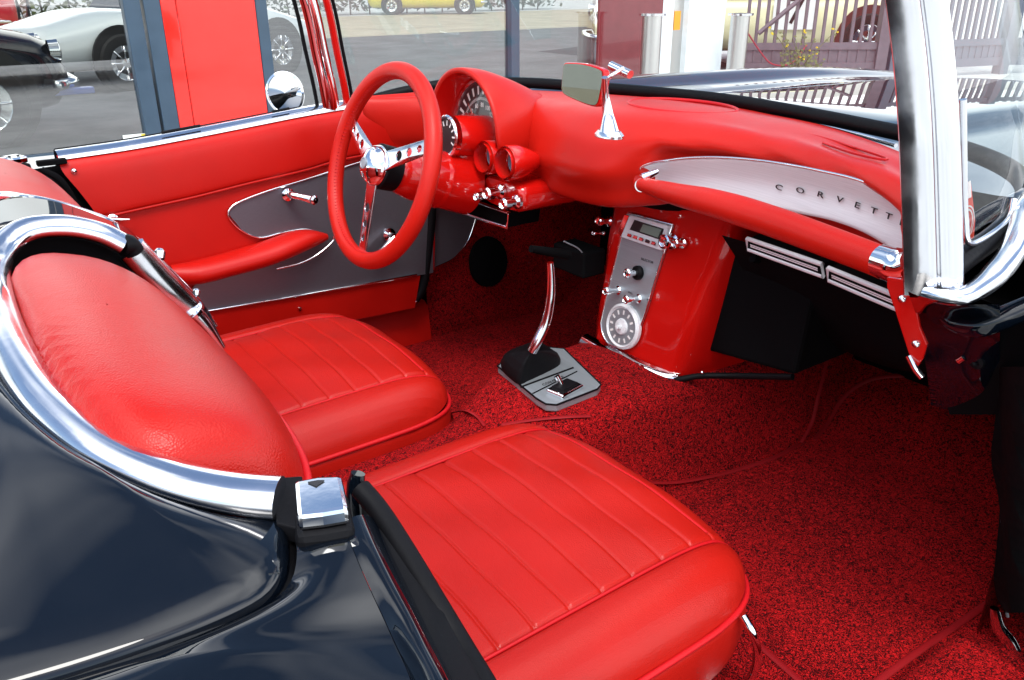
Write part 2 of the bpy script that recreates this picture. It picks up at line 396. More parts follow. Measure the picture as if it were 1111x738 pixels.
# ------------------------------------------------------------------ fences
def fence(A, B, mat, lab, nb, posts, h=1.9, gate=False, slat_w=.045):
    A = Vector((A.x, A.y, 0)); B = Vector((B.x, B.y, 0)); L = (B-A).length; d = (B-A)/L; ang = math.atan2(d.y, d.x); rot = Matrix.Rotation(ang, 3, 'Z')
    t = empty('metal_gate' if gate else 'metal_fence', A); tag(t, lab, 'gate' if gate else 'fence')
    V, F = [], []
    for i in range(nb): boxVF(A+d*(L*(i+.5)/nb)+Vector((0, 0, .08+h/2)), (slat_w, .03, h-.16), V, F, rot)
    mesh('bars', V, F, mat, t, smooth=False)
    for z, hh in ((.16, .10), (.40, .08), (h-.06, .08)): 
        V, F = [], []; boxVF(A+d*L/2+Vector((0, 0, z)), (L, .055, hh), V, F, rot); mesh('rail', V, F, mat, t, smooth=False)
    V, F = [], []; boxVF(A+d*L/2+Vector((0, 0, .28)), (L, .012, .16), V, F, rot); mesh('kick_plate', V, F, mat, t, smooth=False)
    for s in posts:
        V, F = [], []; boxVF(A+d*L*s+Vector((0, 0, h/2+.02)), (.13, .13, h+.04), V, F, rot); mesh('post', V, F, mat, t, smooth=False)
    return t, A, d, L
fA = at(800, 88, Z=0); fB = at(952, 87, Z=0)
t, A, d, L = fence(fA, fB, M['fencep'], 'mauve-grey barred gate with a diagonal brace beside the steel bollard', 15, (.99,), gate=True, slat_w=.034)
V, F = tubeVF([A+d*.15+Vector((0, -.06, .55)), A+d*L*.52+Vector((0, -.06, 1.18)), A+d*L*.8+Vector((0, -.06, 1.6))], .028, 4); mesh('diagonal_brace', V, F, M['fencep'], t, smooth=False)
t, A2, d2, L2 = fence(at(958, 87, Z=0)+Vector((.1, 0, 0)), at(1085, 80, Z=0), M['fence'], 'blue-grey barred fence right of the windscreen pillar', 17, (.0, .99))
fence(at(1089, 80, Z=0), at(1250, 78, Z=0), M['fence'], 'next length of blue-grey barred fence at the far right', 18, (.99,))
tube('sagging_chain', [A+Vector((-.35, -.2, .75)), A+d*.1+Vector((0, -.2, .33)), A+d*.3+Vector((0, -.16, .20)), A+d*.55+Vector((0, -.12, .22)), A+d*.75+Vector((0, -.06, .42))], .009, M['chain'])
tag(bpy.data.objects['sagging_chain'], 'dark red chain sagging from the bollard across the gate', 'chain')
# weeds with yellow flowers
w0 = at(862, 92, Z=0)
t = empty('flowering_weed', w0); tag(t, 'straggly weed with small yellow flowers in front of the gate', 'weed')
V, F, V2, F2 = [], [], [], []
for i in range(22):
    a = random.uniform(0, 6.28); l = random.uniform(.2, .9); tip = w0+Vector((math.cos(a)*l*.7, math.sin(a)*l*.4, random.uniform(.15, .62)))
    st = w0+Vector((random.uniform(-.25, .25), random.uniform(-.1, .1), 0)); mid = st.lerp(tip, .5)+Vector((0, 0, .08))
    tubeVF([st, mid, tip], .004, 4, V=V, F=F)
    for j in range(7):
        p = st.lerp(tip, random.uniform(.3, 1))+Vector([random.uniform(-.04, .04) for _ in range(3)]); s = .014
        b = len(V); V += [p, p+Vector((s*2, 0, s)), p+Vector((s, s, s*2)), p+Vector((-s, s, s))]; F += [(b, b+1, b+2, b+3)]
    if i % 3 == 0:
        for j in range(3):
            p = tip+Vector([random.uniform(-.04, .04) for _ in range(3)]); boxVF(p, (.016, .016, .016), V2, F2)
nf_ = len(F); b_ = len(V); V += V2; F += [tuple(b_+i for i in f) for f in F2]
o = mesh('flowering_stems', V, F, [M['stem'], M['flower']], t, fix=False, smooth=False)
for p_ in o.data.polygons: p_.material_index = 1 if p_.index >= nf_ else 0
# ------------------------------------------------------------------ generic background cars
def bgcar(name, lab, cat, loc, ang, bodymat, L=4.2, Wd=1.7, belt=.85, roof=1.25, cab=(.38, .80), wr=.32, wb=(.17, .79), nose=.55, tail=.75, boxy=False, archmat=None, group=None, rimc=None):
    t = empty(name, loc, ang); tag(t, lab, cat, group)
    mw = t.matrix_world.copy()
    def put(V): return [mw @ V3(v) for v in V]
    n = 40; rows = []
    for i in range(n+1):
        s = i/n; x = -L/2+L*s     # nose at -x
        if boxy: zt = belt; w = Wd/2
        else:
            zt = nose+(belt-nose)*min(1, (s/.30))**.6 if s < .5 else tail+(belt-tail)*min(1, ((1-s)/.28))**.7
            for c_ in wb: zt += .05*math.exp(-((s-c_)/.09)**2)
            w = Wd/2*(1-.22*abs(2*s-1)**4)
        e = min(1, min(s, 1-s)/.035+.15)**.5; zc = (zt+.22)/2; hh = (zt-.2)/2*e; w *= .8+.2*e
        ring = []
        for k in range(24):
            a = 2*math.pi*k/24; cs, sn = math.cos(a), math.sin(a); p = 2/3.6 if not boxy else 2/7
            y = math.copysign(abs(cs)**p, cs)*w; z = math.copysign(abs(sn)**p, sn)*hh
            y *= 1-.06*max(0, sn)
            ring.append((x, y, zc+z))
        rows.append(ring)
    V = [p for r_ in rows for p in r_]; F = [(j*24+i, j*24+(i+1) % 24, (j+1)*24+(i+1) % 24, (j+1)*24+i) for j in range(n) for i in range(24)]
    F += [tuple(range(24)), tuple(reversed(range(n*24, n*24+24)))]
    mesh('body', put(V), F, bodymat, t)
    # greenhouse
    rows = []; x0, x1 = -L/2+L*cab[0], -L/2+L*cab[1]
    for (f_, zz, ww) in ((0, belt-.06, .92), (.12, (belt+roof)/2, .86), (.30, roof-.03, .74), (.36, roof, .70)):
        rows.append([(x0+(x1-x0)*f_, -Wd/2*ww, zz), (x1-(x1-x0)*f_*(.75 if not boxy else .15), -Wd/2*ww, zz), (x1-(x1-x0)*f_*(.75 if not boxy else .15), Wd/2*ww, zz), (x0+(x1-x0)*f_, Wd/2*ww, zz)])
    V = [p for r_ in rows for p in r_]; F = [(j*4+i, j*4+(i+1) % 4, (j+1)*4+(i+1) % 4, (j+1)*4+i) for j in range(2) for i in range(4)]
    mesh('windows', put(V), F, M['blackglass'], t, smooth=False)
    V = [p for r_ in rows[2:] for p in r_]; F = [(i, (i+1) % 4, 4+(i+1) % 4, 4+i) for i in range(4)]+[(4, 5, 6, 7)]
    o = mesh('roof', put(V), F, bodymat, t, smooth=False)
    for c_ in wb:
        for sgn in (-1, 1):
            x = -L/2+L*c_; y = sgn*(Wd/2-.005)
            def P(v): return mw @ V3(v)
            dd = (mw.to_3x3() @ Vector((0, sgn, 0)))
            lathe('wheel_arch', [(0, -.02), (wr*1.22, -.02), (wr*1.22, .006), (0, .006)], P((x, y, wr+.03)), dd, archmat or M['tyre'], t, 28)
            wh = lathe('wheel', [(wr*.62, .02), (wr*.70, .035), (wr*.94, .035), (wr, .01), (wr, -.15)], P((x, y, wr)), dd, M['tyre'], t, 28)
            lathe('rim', [(wr*.62, .03), (wr*.60, .012), (wr*.2, .0), (wr*.16, .03), (0, .034)], P((x, y, wr)), dd, M['chrome'], wh, 20)
            V, F = [], []
            for k in range(8):
                a = k*math.pi/4; e1 = P((x+math.cos(a)*wr*.15, y+sgn*.022, wr+math.sin(a)*wr*.15)); e2 = P((x+math.cos(a)*wr*.6, y+sgn*.022, wr+math.sin(a)*wr*.6))
                tubeVF([e1, e2], .011, 5, V=V, F=F)
            mesh('spokes', V, F, M['chrome'], wh)
    hz = nose*.92 if not boxy else .95
    dd = mw.to_3x3() @ Vector((-1, 0, 0))
    for sgn in (-1, 1):
        lathe('headlight', [(.085, -.05), (.09, .02), (.075, .03), (0, .045)], mw @ Vector((-L/2+.05, sgn*Wd*.33, hz)), dd, M['chrome'], t, 18)
    V, F = tubeVF([mw @ V3(p) for p in ((-L/2+.12, -Wd*.46, .42), (-L/2-.05, -Wd*.3, .42), (-L/2-.08, 0, .42), (-L/2-.05, Wd*.3, .42), (-L/2+.12, Wd*.46, .42))], .04, 8); mesh('bumper', V, F, M['chrome'], t)
    return t, mw
M['blackglass'] = plain('car_window_glass', (.01, .013, .016), .05)
M['carwhite'] = paint('white_car_paint', (.66, .72, .72)); M['caryellow'] = paint('yellow_car_paint', (.75, .62, .01)); M['carcream'] = paint('cream_car_paint', (.72, .68, .42))
M['carred'] = paint('red_car_paint', (.55, .02, .03)); M['brown'] = plain('brown_arch', (.09, .02, .018), .5)
# white coupe, built solid for its reflection in the glass: wheels stand at px (142,98) and (308,78)
wA = at(142, 99, Z=0); wB = at(308, 80, Z=0); dv = (wB-wA).normalized(); ang = math.atan2(dv.y, dv.x)
Lc = (wB-wA).length/.56
ctr = (wA+wB)/2+Vector((-dv.y, dv.x, 0))*.85 - dv*0.0
bgcar('parked_coupe', 'white classic coupe with wire wheels set behind the showroom glass in place of its reflection', 'car', (ctr.x, ctr.y, 0), ang, M['carwhite'], L=Lc, wb=(.22, .78), nose=.62, tail=.62, roof=1.2, cab=(.36, .74), wr=.31)
wA = at(-7, 163, Z=0); wA.y = max(wA.y, 6.3)  # black car added behind the glass for the one reflected there
t, mw = bgcar('parked_car', 'black car with its nose and front wheel showing at the far left set behind the glass in place of its reflection', 'car', (wA.x-1.35, wA.y+.85, 0), math.pi, M['black'], L=4.0, wb=(.165, .79), nose=.72, belt=.86, wr=.33, roof=1.3)
box('blade_trim', mw @ Vector((-1.95, .62, .36)), (.42, .1, .05), plain('blue_trim', (.08, .14, .5), .3), t, bev=.01)
q0 = at(22, 46, Z=0)  # red off-roader likewise stands in for a reflected car
t, mw = bgcar('parked_offroader', 'red boxy off-roader with round headlights at top left, set behind the glass in place of its reflection', 'car', (q0.x-.4, q0.y+1.9, 0), R(78), M['carred'], L=3.8, wb=(.16, .80), boxy=True, belt=1.1, roof=1.75, nose=1.0, wr=.36, cab=(.32, .98))
V, F = [], []
for k in range(7): boxVF((-1.93, -.36+.12*k, .88), (.05, .05, .28), V, F)
mesh('grille_slots', [mw @ v for v in V], F, M['blackplastic'], t, smooth=False)
for sgn in (-1, 1): lathe('turn_lamp', [(.06, -.04), (.06, .03), (0, .04)], mw @ Vector((-1.9, sgn*.45, .66)), mw.to_3x3() @ Vector((-1, 0, 0)), M['orange'], t, 14)
q0 = at(476, 16, Z=0)  # yellow car set far back to read as a reflected one
bgcar('parked_sports_car', 'bright yellow sports car set far behind the showroom glass in place of its reflection', 'car', (q0.x, q0.y+.8, 0), R(-34+180), M['caryellow'], L=4.3, belt=.8, roof=1.2, nose=.6, tail=.8)
# cream racer 7 behind the gate
q0 = at(850, 62, Z=0); dn = Vector((d.x, d.y, 0)); nn = Vector((-dn.y, dn.x, 0))
ctr = A + d*L*.40 + nn*2.2
t, mw = bgcar('racing_saloon', 'cream racing car with a black 7 on a white square behind the gate', 'car', (ctr.x, ctr.y, 0), math.atan2(d.y, d.x), M['carcream'], L=4.6, Wd=1.75, belt=1.0, nose=.8, tail=.85, roof=1.5, wb=(.14, .80), wr=.36, archmat=M['brown'])
side = mw.to_3x3() @ Vector((0, -1, 0)); xd = mw.to_3x3() @ Vector((1, 0, 0))
o7 = mw @ Vector((.35, -.895, .74))
poly('number_square', [o7-xd*.3+Vector((0, 0, -.22)), o7+xd*.3+Vector((0, 0, -.22)), o7+xd*.3+Vector((0, 0, .22)), o7-xd*.3+Vector((0, 0, .22))], .006, side, M['white'], t)
text('number_seven', [('7', .48, o7+side*.010, xd, (0, 0, 1), 1.0)], M['dark'], t)
c1 = A2+d2*L2*.35+Vector((-d2.y, d2.x, 0))*3.0
bgcar('parked_hatchback', 'red car partly visible through the blue-grey fence bars', 'car', (c1.x, c1.y, 0), math.atan2(d2.y, d2.x)+.3, M['carred'], L=3.8, belt=1.02, roof=1.5)
# ------------------------------------------------------------------ far hedge and trees, built in place of their reflection in the glass
def hedge(name, lab, cat, x0, x1, y, h, dep, dens, col, group=None):
    V, F = [], []
    rnd = random.Random(hash(lab) % 1000 if False else len(lab)*7+int(x0*3))
    nn_ = int((x1-x0)*h*dens)
    for i in range(nn_):
        x = rnd.uniform(x0, x1); z = rnd.uniform(.15, h*(.82+.18*math.sin(x*1.7)+.1*math.sin(x*4.1))); yy = y+rnd.uniform(-dep, dep)
        s = rnd.uniform(.07, .16); a, b = rnd.uniform(0, 6.28), rnd.uniform(-1, 1)
        u = Vector((math.cos(a), math.sin(a), b)).normalized()*s; v = Vector((-math.sin(a), math.cos(a), rnd.uniform(-1, 1))).normalized()*s
        k = len(V); p = Vector((x, yy, z)); V += [p-u, p-v*.6, p+u, p+v*.6]; F.append((k, k+1, k+2, k+3))
    t = empty(name, ((x0+x1)/2, y, 0)); tag(t, lab, cat, group)
    mesh('foliage', V, F, plain(name+'_leaf', col, .6, var=.5, scale=1.3), t, smooth=False, fix=False)
    V, F = [], []
    for k in range(int((x1-x0)/.8)): tubeVF([Vector((x0+k*.8+.3, y, 0)), Vector((x0+k*.8+.3+rnd.uniform(-.2, .2), y, h*.7))], .03, 5, V=V, F=F)
    mesh('trunk', V, F, plain(name+'_bark', (.06, .045, .03), .8), t, fix=False)
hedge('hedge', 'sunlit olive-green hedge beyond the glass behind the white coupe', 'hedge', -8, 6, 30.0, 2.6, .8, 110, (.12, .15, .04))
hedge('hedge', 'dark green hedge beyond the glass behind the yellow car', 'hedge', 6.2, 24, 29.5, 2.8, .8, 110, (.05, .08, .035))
# bright house wall across the street behind the cream car
box('far_wall', (34, 17, 1.6), (27, .3, 3.2), plain('far_wall_render', (.7, .68, .62), .8, var=.06), None, bev=0)
tag(bpy.data.objects['far_wall'], 'pale rendered wall far behind the gate', 'wall')
from mathutils.bvhtree import BVHTree
# ================================================================== THE CONVERTIBLE (X forward, Y to its left, Z up)
car = empty('convertible_car', (0, 0, 0))
tag(car, 'open black convertible with a bright red leather interior filling the foreground', 'car')
def zdeck(y): return .895-.040*(y/.65)**2
def at_deck(x, y, dz=0):
    z = .87
    for _ in range(8): p = at(x, y, Z=z+dz); z = zdeck(p.y)
    return p
# ---------------------------------------------------------------- cockpit rim and deck lid
rim_px = [(303, 540), (262, 537), (220, 530), (180, 519), (140, 503), (103, 482), (70, 455), (44, 428), (22, 395), (5, 360), (-6, 325), (-8, 295), (2, 270), (28, 250), (71, 246), (108, 253), (133, 265)]
rim = [at_deck(*p) for p in rim_px]
def bend(p):    # keep the bridge between the seats just right of the centreline
    return p
for k_, yy_ in ((-6, -.128), (-5, -.078), (-4, -.058), (-3, -.053), (-2, -.054), (-1, -.057)): rim[k_] = at(*rim_px[k_], Y=yy_)
rimc = catmull(rim, 60)
def mir(p): return Vector((p.x, -p.y, p.z))
tube('cockpit_rail', rim, [.0165]*17, M['chrome2'], car, n=90, seg=18, flat=.75, label='wide chrome rail curving round the back of the passenger seat')
def fwdpath(pts): return pts
y_in = rim[-1].y
# waterfall trim that dives between the seats
wf = [rim[-1]+Vector((.009, .005, -.009)), at(165, 295, Y=y_in+.010), at(198, 328, Y=y_in+.018), at(206, 337, Y=y_in+.02)]
tube('waterfall_trim', wf[:], [.0185, .0185, .0180, .0165], M['chrome2'], car, n=30, seg=22, flat=.5, up=(-.30, -.60, .7))
wf2 = [at(206, 337, Y=y_in+.02), at(220, 352, Y=y_in+.02), at(240, 378, Y=y_in+.02)]
tube('waterfall_tip', wf2, [.014, .011, .006], M['chrome2'], car, n=14, seg=14)
und_ = [p for p in rimc[38:]]+wf[1:]+wf2[1:]
loft('waterfall_panel', [[p+Vector((0, .006, -.012)) for p in und_], [Vector((p.x, p.y+.012, .62)) for p in und_], [Vector((p.x, p.y+.015, .42)) for p in und_]], M['blackplastic'], car, n=50, across=10)
lathe('trim_collar', [(.0, 0), (.0172, 0), (.0172, .005), (0, .005)], wf[-1], (wf[-1]-wf[-2]), M['chrome'], car)
tube('rail_joint', [rim[-1]+Vector((-.001, .001, 0)), rim[-1]+Vector((.003, .002, -.001)), rim[-1]+Vector((.007, .004, -.005)), rim[-1]+Vector((.010, .005, -.012))], .0160, M['rubber'], car, n=10, seg=18, flat=.8)
lathe('trim_stud', [(0.006, 0), (.007, .009), (.004, .013), (0, .013)], at(173, 281, Y=y_in+.035), (.3, .5, .8), M['chrome'], car)
lathe('trim_stud', [(0.004, 0), (.005, .006), (.003, .009), (0, .009)], at(213, 321, Y=y_in+.035), (.3, .5, .8), M['chrome'], car)
# far (driver) side bead
drv_px = [(-60, 222), (-25, 213), (0, 213), (30, 216), (60, 222), (90, 231), (118, 242), (150, 264), (185, 297), (214, 328), (232, 355)]
dy = [.30, .20, .12, .09, .07, .06, .055, .05, .05, .045, .04]
drv = [at(*p, Y=b) for p, b in zip(drv_px, dy)]
drv[0] = Vector((-.135, .20, .878)); drv[1] = Vector((-.118, .155, .886)); drv[2] = at(0, 213, Z=.896)
tube('cockpit_rail', drv, .006, M['chrome'], car, n=60, seg=12, label='thin chrome bead edging the driver side of the bridge')
# painted bridge between rail and bead, and the lid behind
lo = [rimc[i] for i in range(38, 60)]
brow = loft('rear_bridge', [[Vector((-.21, -.04, .862)), Vector((-.14, -.045, .880)), rimc[50]+Vector((0, .012, .006)), rimc[-1]+Vector((.004, .012, .0)), wf[1]+Vector((0, .012, 0)), wf[-1]+Vector((0, .012, 0)), wf2[-1]+Vector((0, .01, 0))],
  [Vector((-.21, .12, .862)), drv[1]+Vector((-.02, -.02, -.004)), drv[3]+Vector((0, -.006, .0)), drv[6]+Vector((0, -.006, 0)), drv[7]+Vector((0, -.006, 0)), drv[9]+Vector((0, -.006, 0)), drv[10]+Vector((0, -.004, -.01))]], M['black'], car, n=60, across=14, th=.01)
# deck lid surface
gap_px = [(303, 556), (306, 585), (303, 610), (285, 634), (250, 654), (180, 682), (90, 712), (0, 738), (-120, 770)]
gap = [at(*p, Z=.845) for p in gap_px]
outer = []
for i in range(12):
    T_ = (rim[i+1]-rim[max(0, i-1)]); n_ = Vector((T_.y, -T_.x, 0)).normalized()
    if n_.dot(rim[i]-Vector((.05, -.33, .86))) < 0: n_ = -n_
    outer.append(rim[i]+n_*.0150+Vector((0, 0, -.009)))
innerc = catmull(outer, 40); gapc = catmull(gap, 40)
rows = []
for j in range(15):
    t_ = j/14
    row = []
    for i in range(40):
        a, b = innerc[i], gapc[i]
        p = a.lerp(b, t_) + Vector((0, 0, .020*math.sin(math.pi*t_)*min(1, i/14)*(1-.3*(i/39))))
        row.append(p)
    rows.append(row)
edge = [p+(p-q).normalized()*.004+Vector((0, 0, -.004)) for p, q in zip(rows[-1], rows[-2])]
edge2 = [p+Vector((0, 0, -.02)) for p in edge]
rows += [edge, edge2]
loft('deck_lid', rows, M['black'], car, n=40, raw=True)
dl_ = loft('deck_lid', [[Vector((p.x, -p.y, p.z)) for p in r_] for r_ in rows], M['black'], car, n=40, raw=True)
tube('cockpit_rail', [mir(p) for p in rim[3:12]], .0165, M['chrome2'], car, n=50, seg=14, flat=.75, label='chrome rail behind the driver seat')
rd_ = []
for j in range(24):
    s_ = j/23; row = []
    for i in range(49):
        y = -.86+1.72*i/48; ay = abs(y); xf_ = -.150-.05*max(0, (ay-.45)/.43)
        x = xf_+(-1.35-xf_)*s_
        row.append((x, y, zdeck(min(ay, .65))-.022-.05*max(0, (ay-.65)/.21)**2-.16*s_**2+.02*math.exp(-((ay-.70)/.09)**2)*min(1, s_*4)))
    rd_.append(row)
rd_.append([(p[0]-.06, p[1]*.97, p[2]-.10) for p in rd_[-1]]); rd_.append([(p[0]+.03, p[1]*.97, .40) for p in rd_[-1]])
loft('rear_deck', rd_, M['black'], car, raw=True)
for sy in (1, -1):
    loft('rear_fender_side', [[(-1.40, sy*.83, .56), (-.20, sy*.86, .795), (-.03, sy*.87, .78)], [(-1.40, sy*.84, .50), (-.20, sy*.89, .62), (-.03, sy*.885, .60)], [(-1.38, sy*.80, .28), (-.20, sy*.87, .24), (-.03, sy*.87, .24)]], M['black'], car, n=24, across=10)
# black drain channel under the lid edge
loft('drain_channel', [[p+Vector((.02, .03, -.03)) for p in gapc], [p+Vector((0, 0, -.034)) for p in gapc], [p+Vector((.004, -.016, -.030)) for p in gapc], [p+Vector((.004, -.022, -.012)) for p in gapc]], M['rubber'], car, n=40)
tube('channel_seal', [p+Vector((0, -.006, -.018)) for p in gapc[::3]], .006, M['rubber'], car, n=50)
# rear quarter: from the gap out over the shoulder
A_ = catmull([at(321, 578, Z=.842), at(322, 605, Z=.842), at(316, 630, Z=.838), at(296, 652, Z=.836), at(258, 672, Z=.836), at(190, 700, Z=.838), at(95, 730, Z=.838), at(0, 757, Z=.838), at(-120, 790, Z=.838)], 40)
ridge0 = at(372, 566, Z=.846)
B_ = catmull([ridge0, at(383, 596, Y=-.705), at(402, 640, Y=-.735), at(425, 690, Y=-.765), at(447, 742, Y=-.80), at(452, 800, Y=-.83)], 40)
def shoulder(i, t_):
    pass
# quarter surface as a height field in plan between A_ and the body side
q_rows = []
for j in range(22):
    t_ = j/21; row = []
    for i in range(40):
        a, b = A_[i], B_[i]
        p = a.lerp(b, t_); bulge = math.sin(math.pi*t_)
        s_ = i/39
        p += Vector((0, 0, .010*bulge*min(1, s_*1.5)))
        row.append(p)
    q_rows.append(row)
loft('rear_quarter', q_rows, M['black'], car, n=40, raw=True)
# forward flank of the quarter beside the door opening
C_ = catmull([at(405, 562, Y=-.672), at(418, 596, Y=-.705), at(440, 645, Y=-.745), at(462, 692, Y=-.780), at(487, 745, Y=-.82), at(505, 800, Y=-.85)], 40)
mid = [a.lerp(b, .5)+Vector((.0, -.004, .006)) for a, b in zip(B_, C_)]
loft('door_pillar_skin', [[p+Vector((0, 0, .0005)) for p in B_], mid, C_, [p+Vector((.008, .006, -.012)) for p in C_]], M['black'], car, n=40, across=16)
D_ = catmull([at(392, 520, Y=-.645), at(413, 545, Y=-.665), at(442, 590, Y=-.70), at(472, 640, Y=-.735), at(502, 690, Y=-.765), at(533, 742, Y=-.80), at(560, 800, Y=-.83)], 40)
loft('lock_pillar', [C_, [p.lerp(q, .3)+Vector((-.006, .0, -.014)) for p, q in zip(C_, D_)], D_, [p+Vector((.012, .02, -.06)) for p in D_], [p+Vector((.012, .05, -.25)) for p in D_]], M['rubber'], car, n=40, across=20)
tube('door_seal', [p+Vector((-.003, -.004, -.004)) for p in D_[::3]], .007, M['rubber'], car, n=50)
# latch block end of the belt line, both sides
def cap(sy):
    c = Vector((-.007, .673*sy, .852))
    cn_ = [at(x, y, Z=.862) for x, y in ((319, 524), (345, 519), (371, 518), (379, 554), (350, 559), (322, 562))]
    if sy > 0: cn_ = [mir(p) for p in cn_]
    poly('latch_cover', [p+Vector((0, 0, -.010)) for p in cn_], .012, (0, 0, 1), M['chrome'], car, bev=.003, label='square chrome latch cover on the near door pillar' if sy < 0 else 'square chrome latch cover on the far door pillar')
    if sy > 0:
        V, F = [], []
        for dx in (-.006, .008): latheVF([(0.0028, 0), (.0028, .0016), (0, .002)], c+Vector((dx, -.006, .012)), (0, 0, 1), 10, V, F)
        mesh('screw', V, F, M['dark'], car)
    cc_ = sum(cn_, Vector())/6; poly('latch_base', [cc_+(p-cc_)*1.17+Vector((0, 0, -.045)) for p in cn_], .034, (0, 0, 1), M['rubber'], car, bev=.005)
cap(-1); cap(1)
poly('gap_filler', [at(299, 535, Z=.842), at(330, 533, Z=.842), at(328, 592, Z=.836), at(302, 585, Z=.836)], .012, (0, 0, 1), M['rubber'], car, bev=.001)
hp = at(344, 523, Z=.8642)
poly('latch_slot', [at(334, 524, Z=.8642), at(343, 528, Z=.8642), at(352, 522, Z=.8642), at(345, 522, Z=.8642)], .0008, (0, 0, 1), M['dark'], car)
k0 = at(386, 520, Y=-.635)
tube('striker_post', [k0+Vector((0, 0, -.07)), k0+Vector((0, 0, -.02)), k0+Vector((0, 0, .0)), k0+Vector((.002, 0, .004))], [.009, .0095, .009, .005], M['black'], car, n=12)
tube('cockpit_rail', [mir(rim[0]), mir(rim[1])+Vector((0, .006, 0)), mir(rim[2])+Vector((-.02, .01, 0)), mir(rim[3])+Vector((-.03, 0, 0))], .0165, M['chrome'], car, n=24, seg=14, flat=.75, label='end of the chrome rail behind the driver seat')

# ---------------------------------------------------------------- seats
def se(a, b, n, th):
    c, s = math.cos(th), math.sin(th); return math.copysign(abs(c)**(2/n), c)*a, math.copysign(abs(s)**(2/n), s)*b
GX = [.235, .285, .335, .385, .435, .485, .535]; SEAM_Y = .184; FX = .587
def groove(d, w): return math.exp(-(d/w)**2)
def cushion_z(x, y, x0=.02, x1=.624, b=.264):
    u = (x-(x0+x1)/2)/((x1-x0)/2); v = y/b
    s = (abs(u)**5.5+abs(v)**5.5)**(1/5.5); s = min(1, s)
    z = .424+.062*(1-s**7)**.5 + .012*(1-v*v) - .010*(1-u)*.5
    z -= .006*groove(abs(y)-SEAM_Y, .004)
    if abs(y) < SEAM_Y:
        z += .004*math.cos(y/SEAM_Y*math.pi/2)
        for gx in GX+[FX-.008]: z -= .0030*groove(x-gx, .0022)
        if x < FX: z += .0004*abs(math.sin(math.pi*(x-GX[0])/.05))**.6
        z += .0025*math.sin(x*31+y*17)*math.sin(y*23)
    else: z += .007*math.sin(math.pi*min(1, (abs(y)-SEAM_Y)/(b-SEAM_Y)))
    z -= .004*math.exp(-((x-.30)/.1)**2-((y)/.1)**2)
    return z
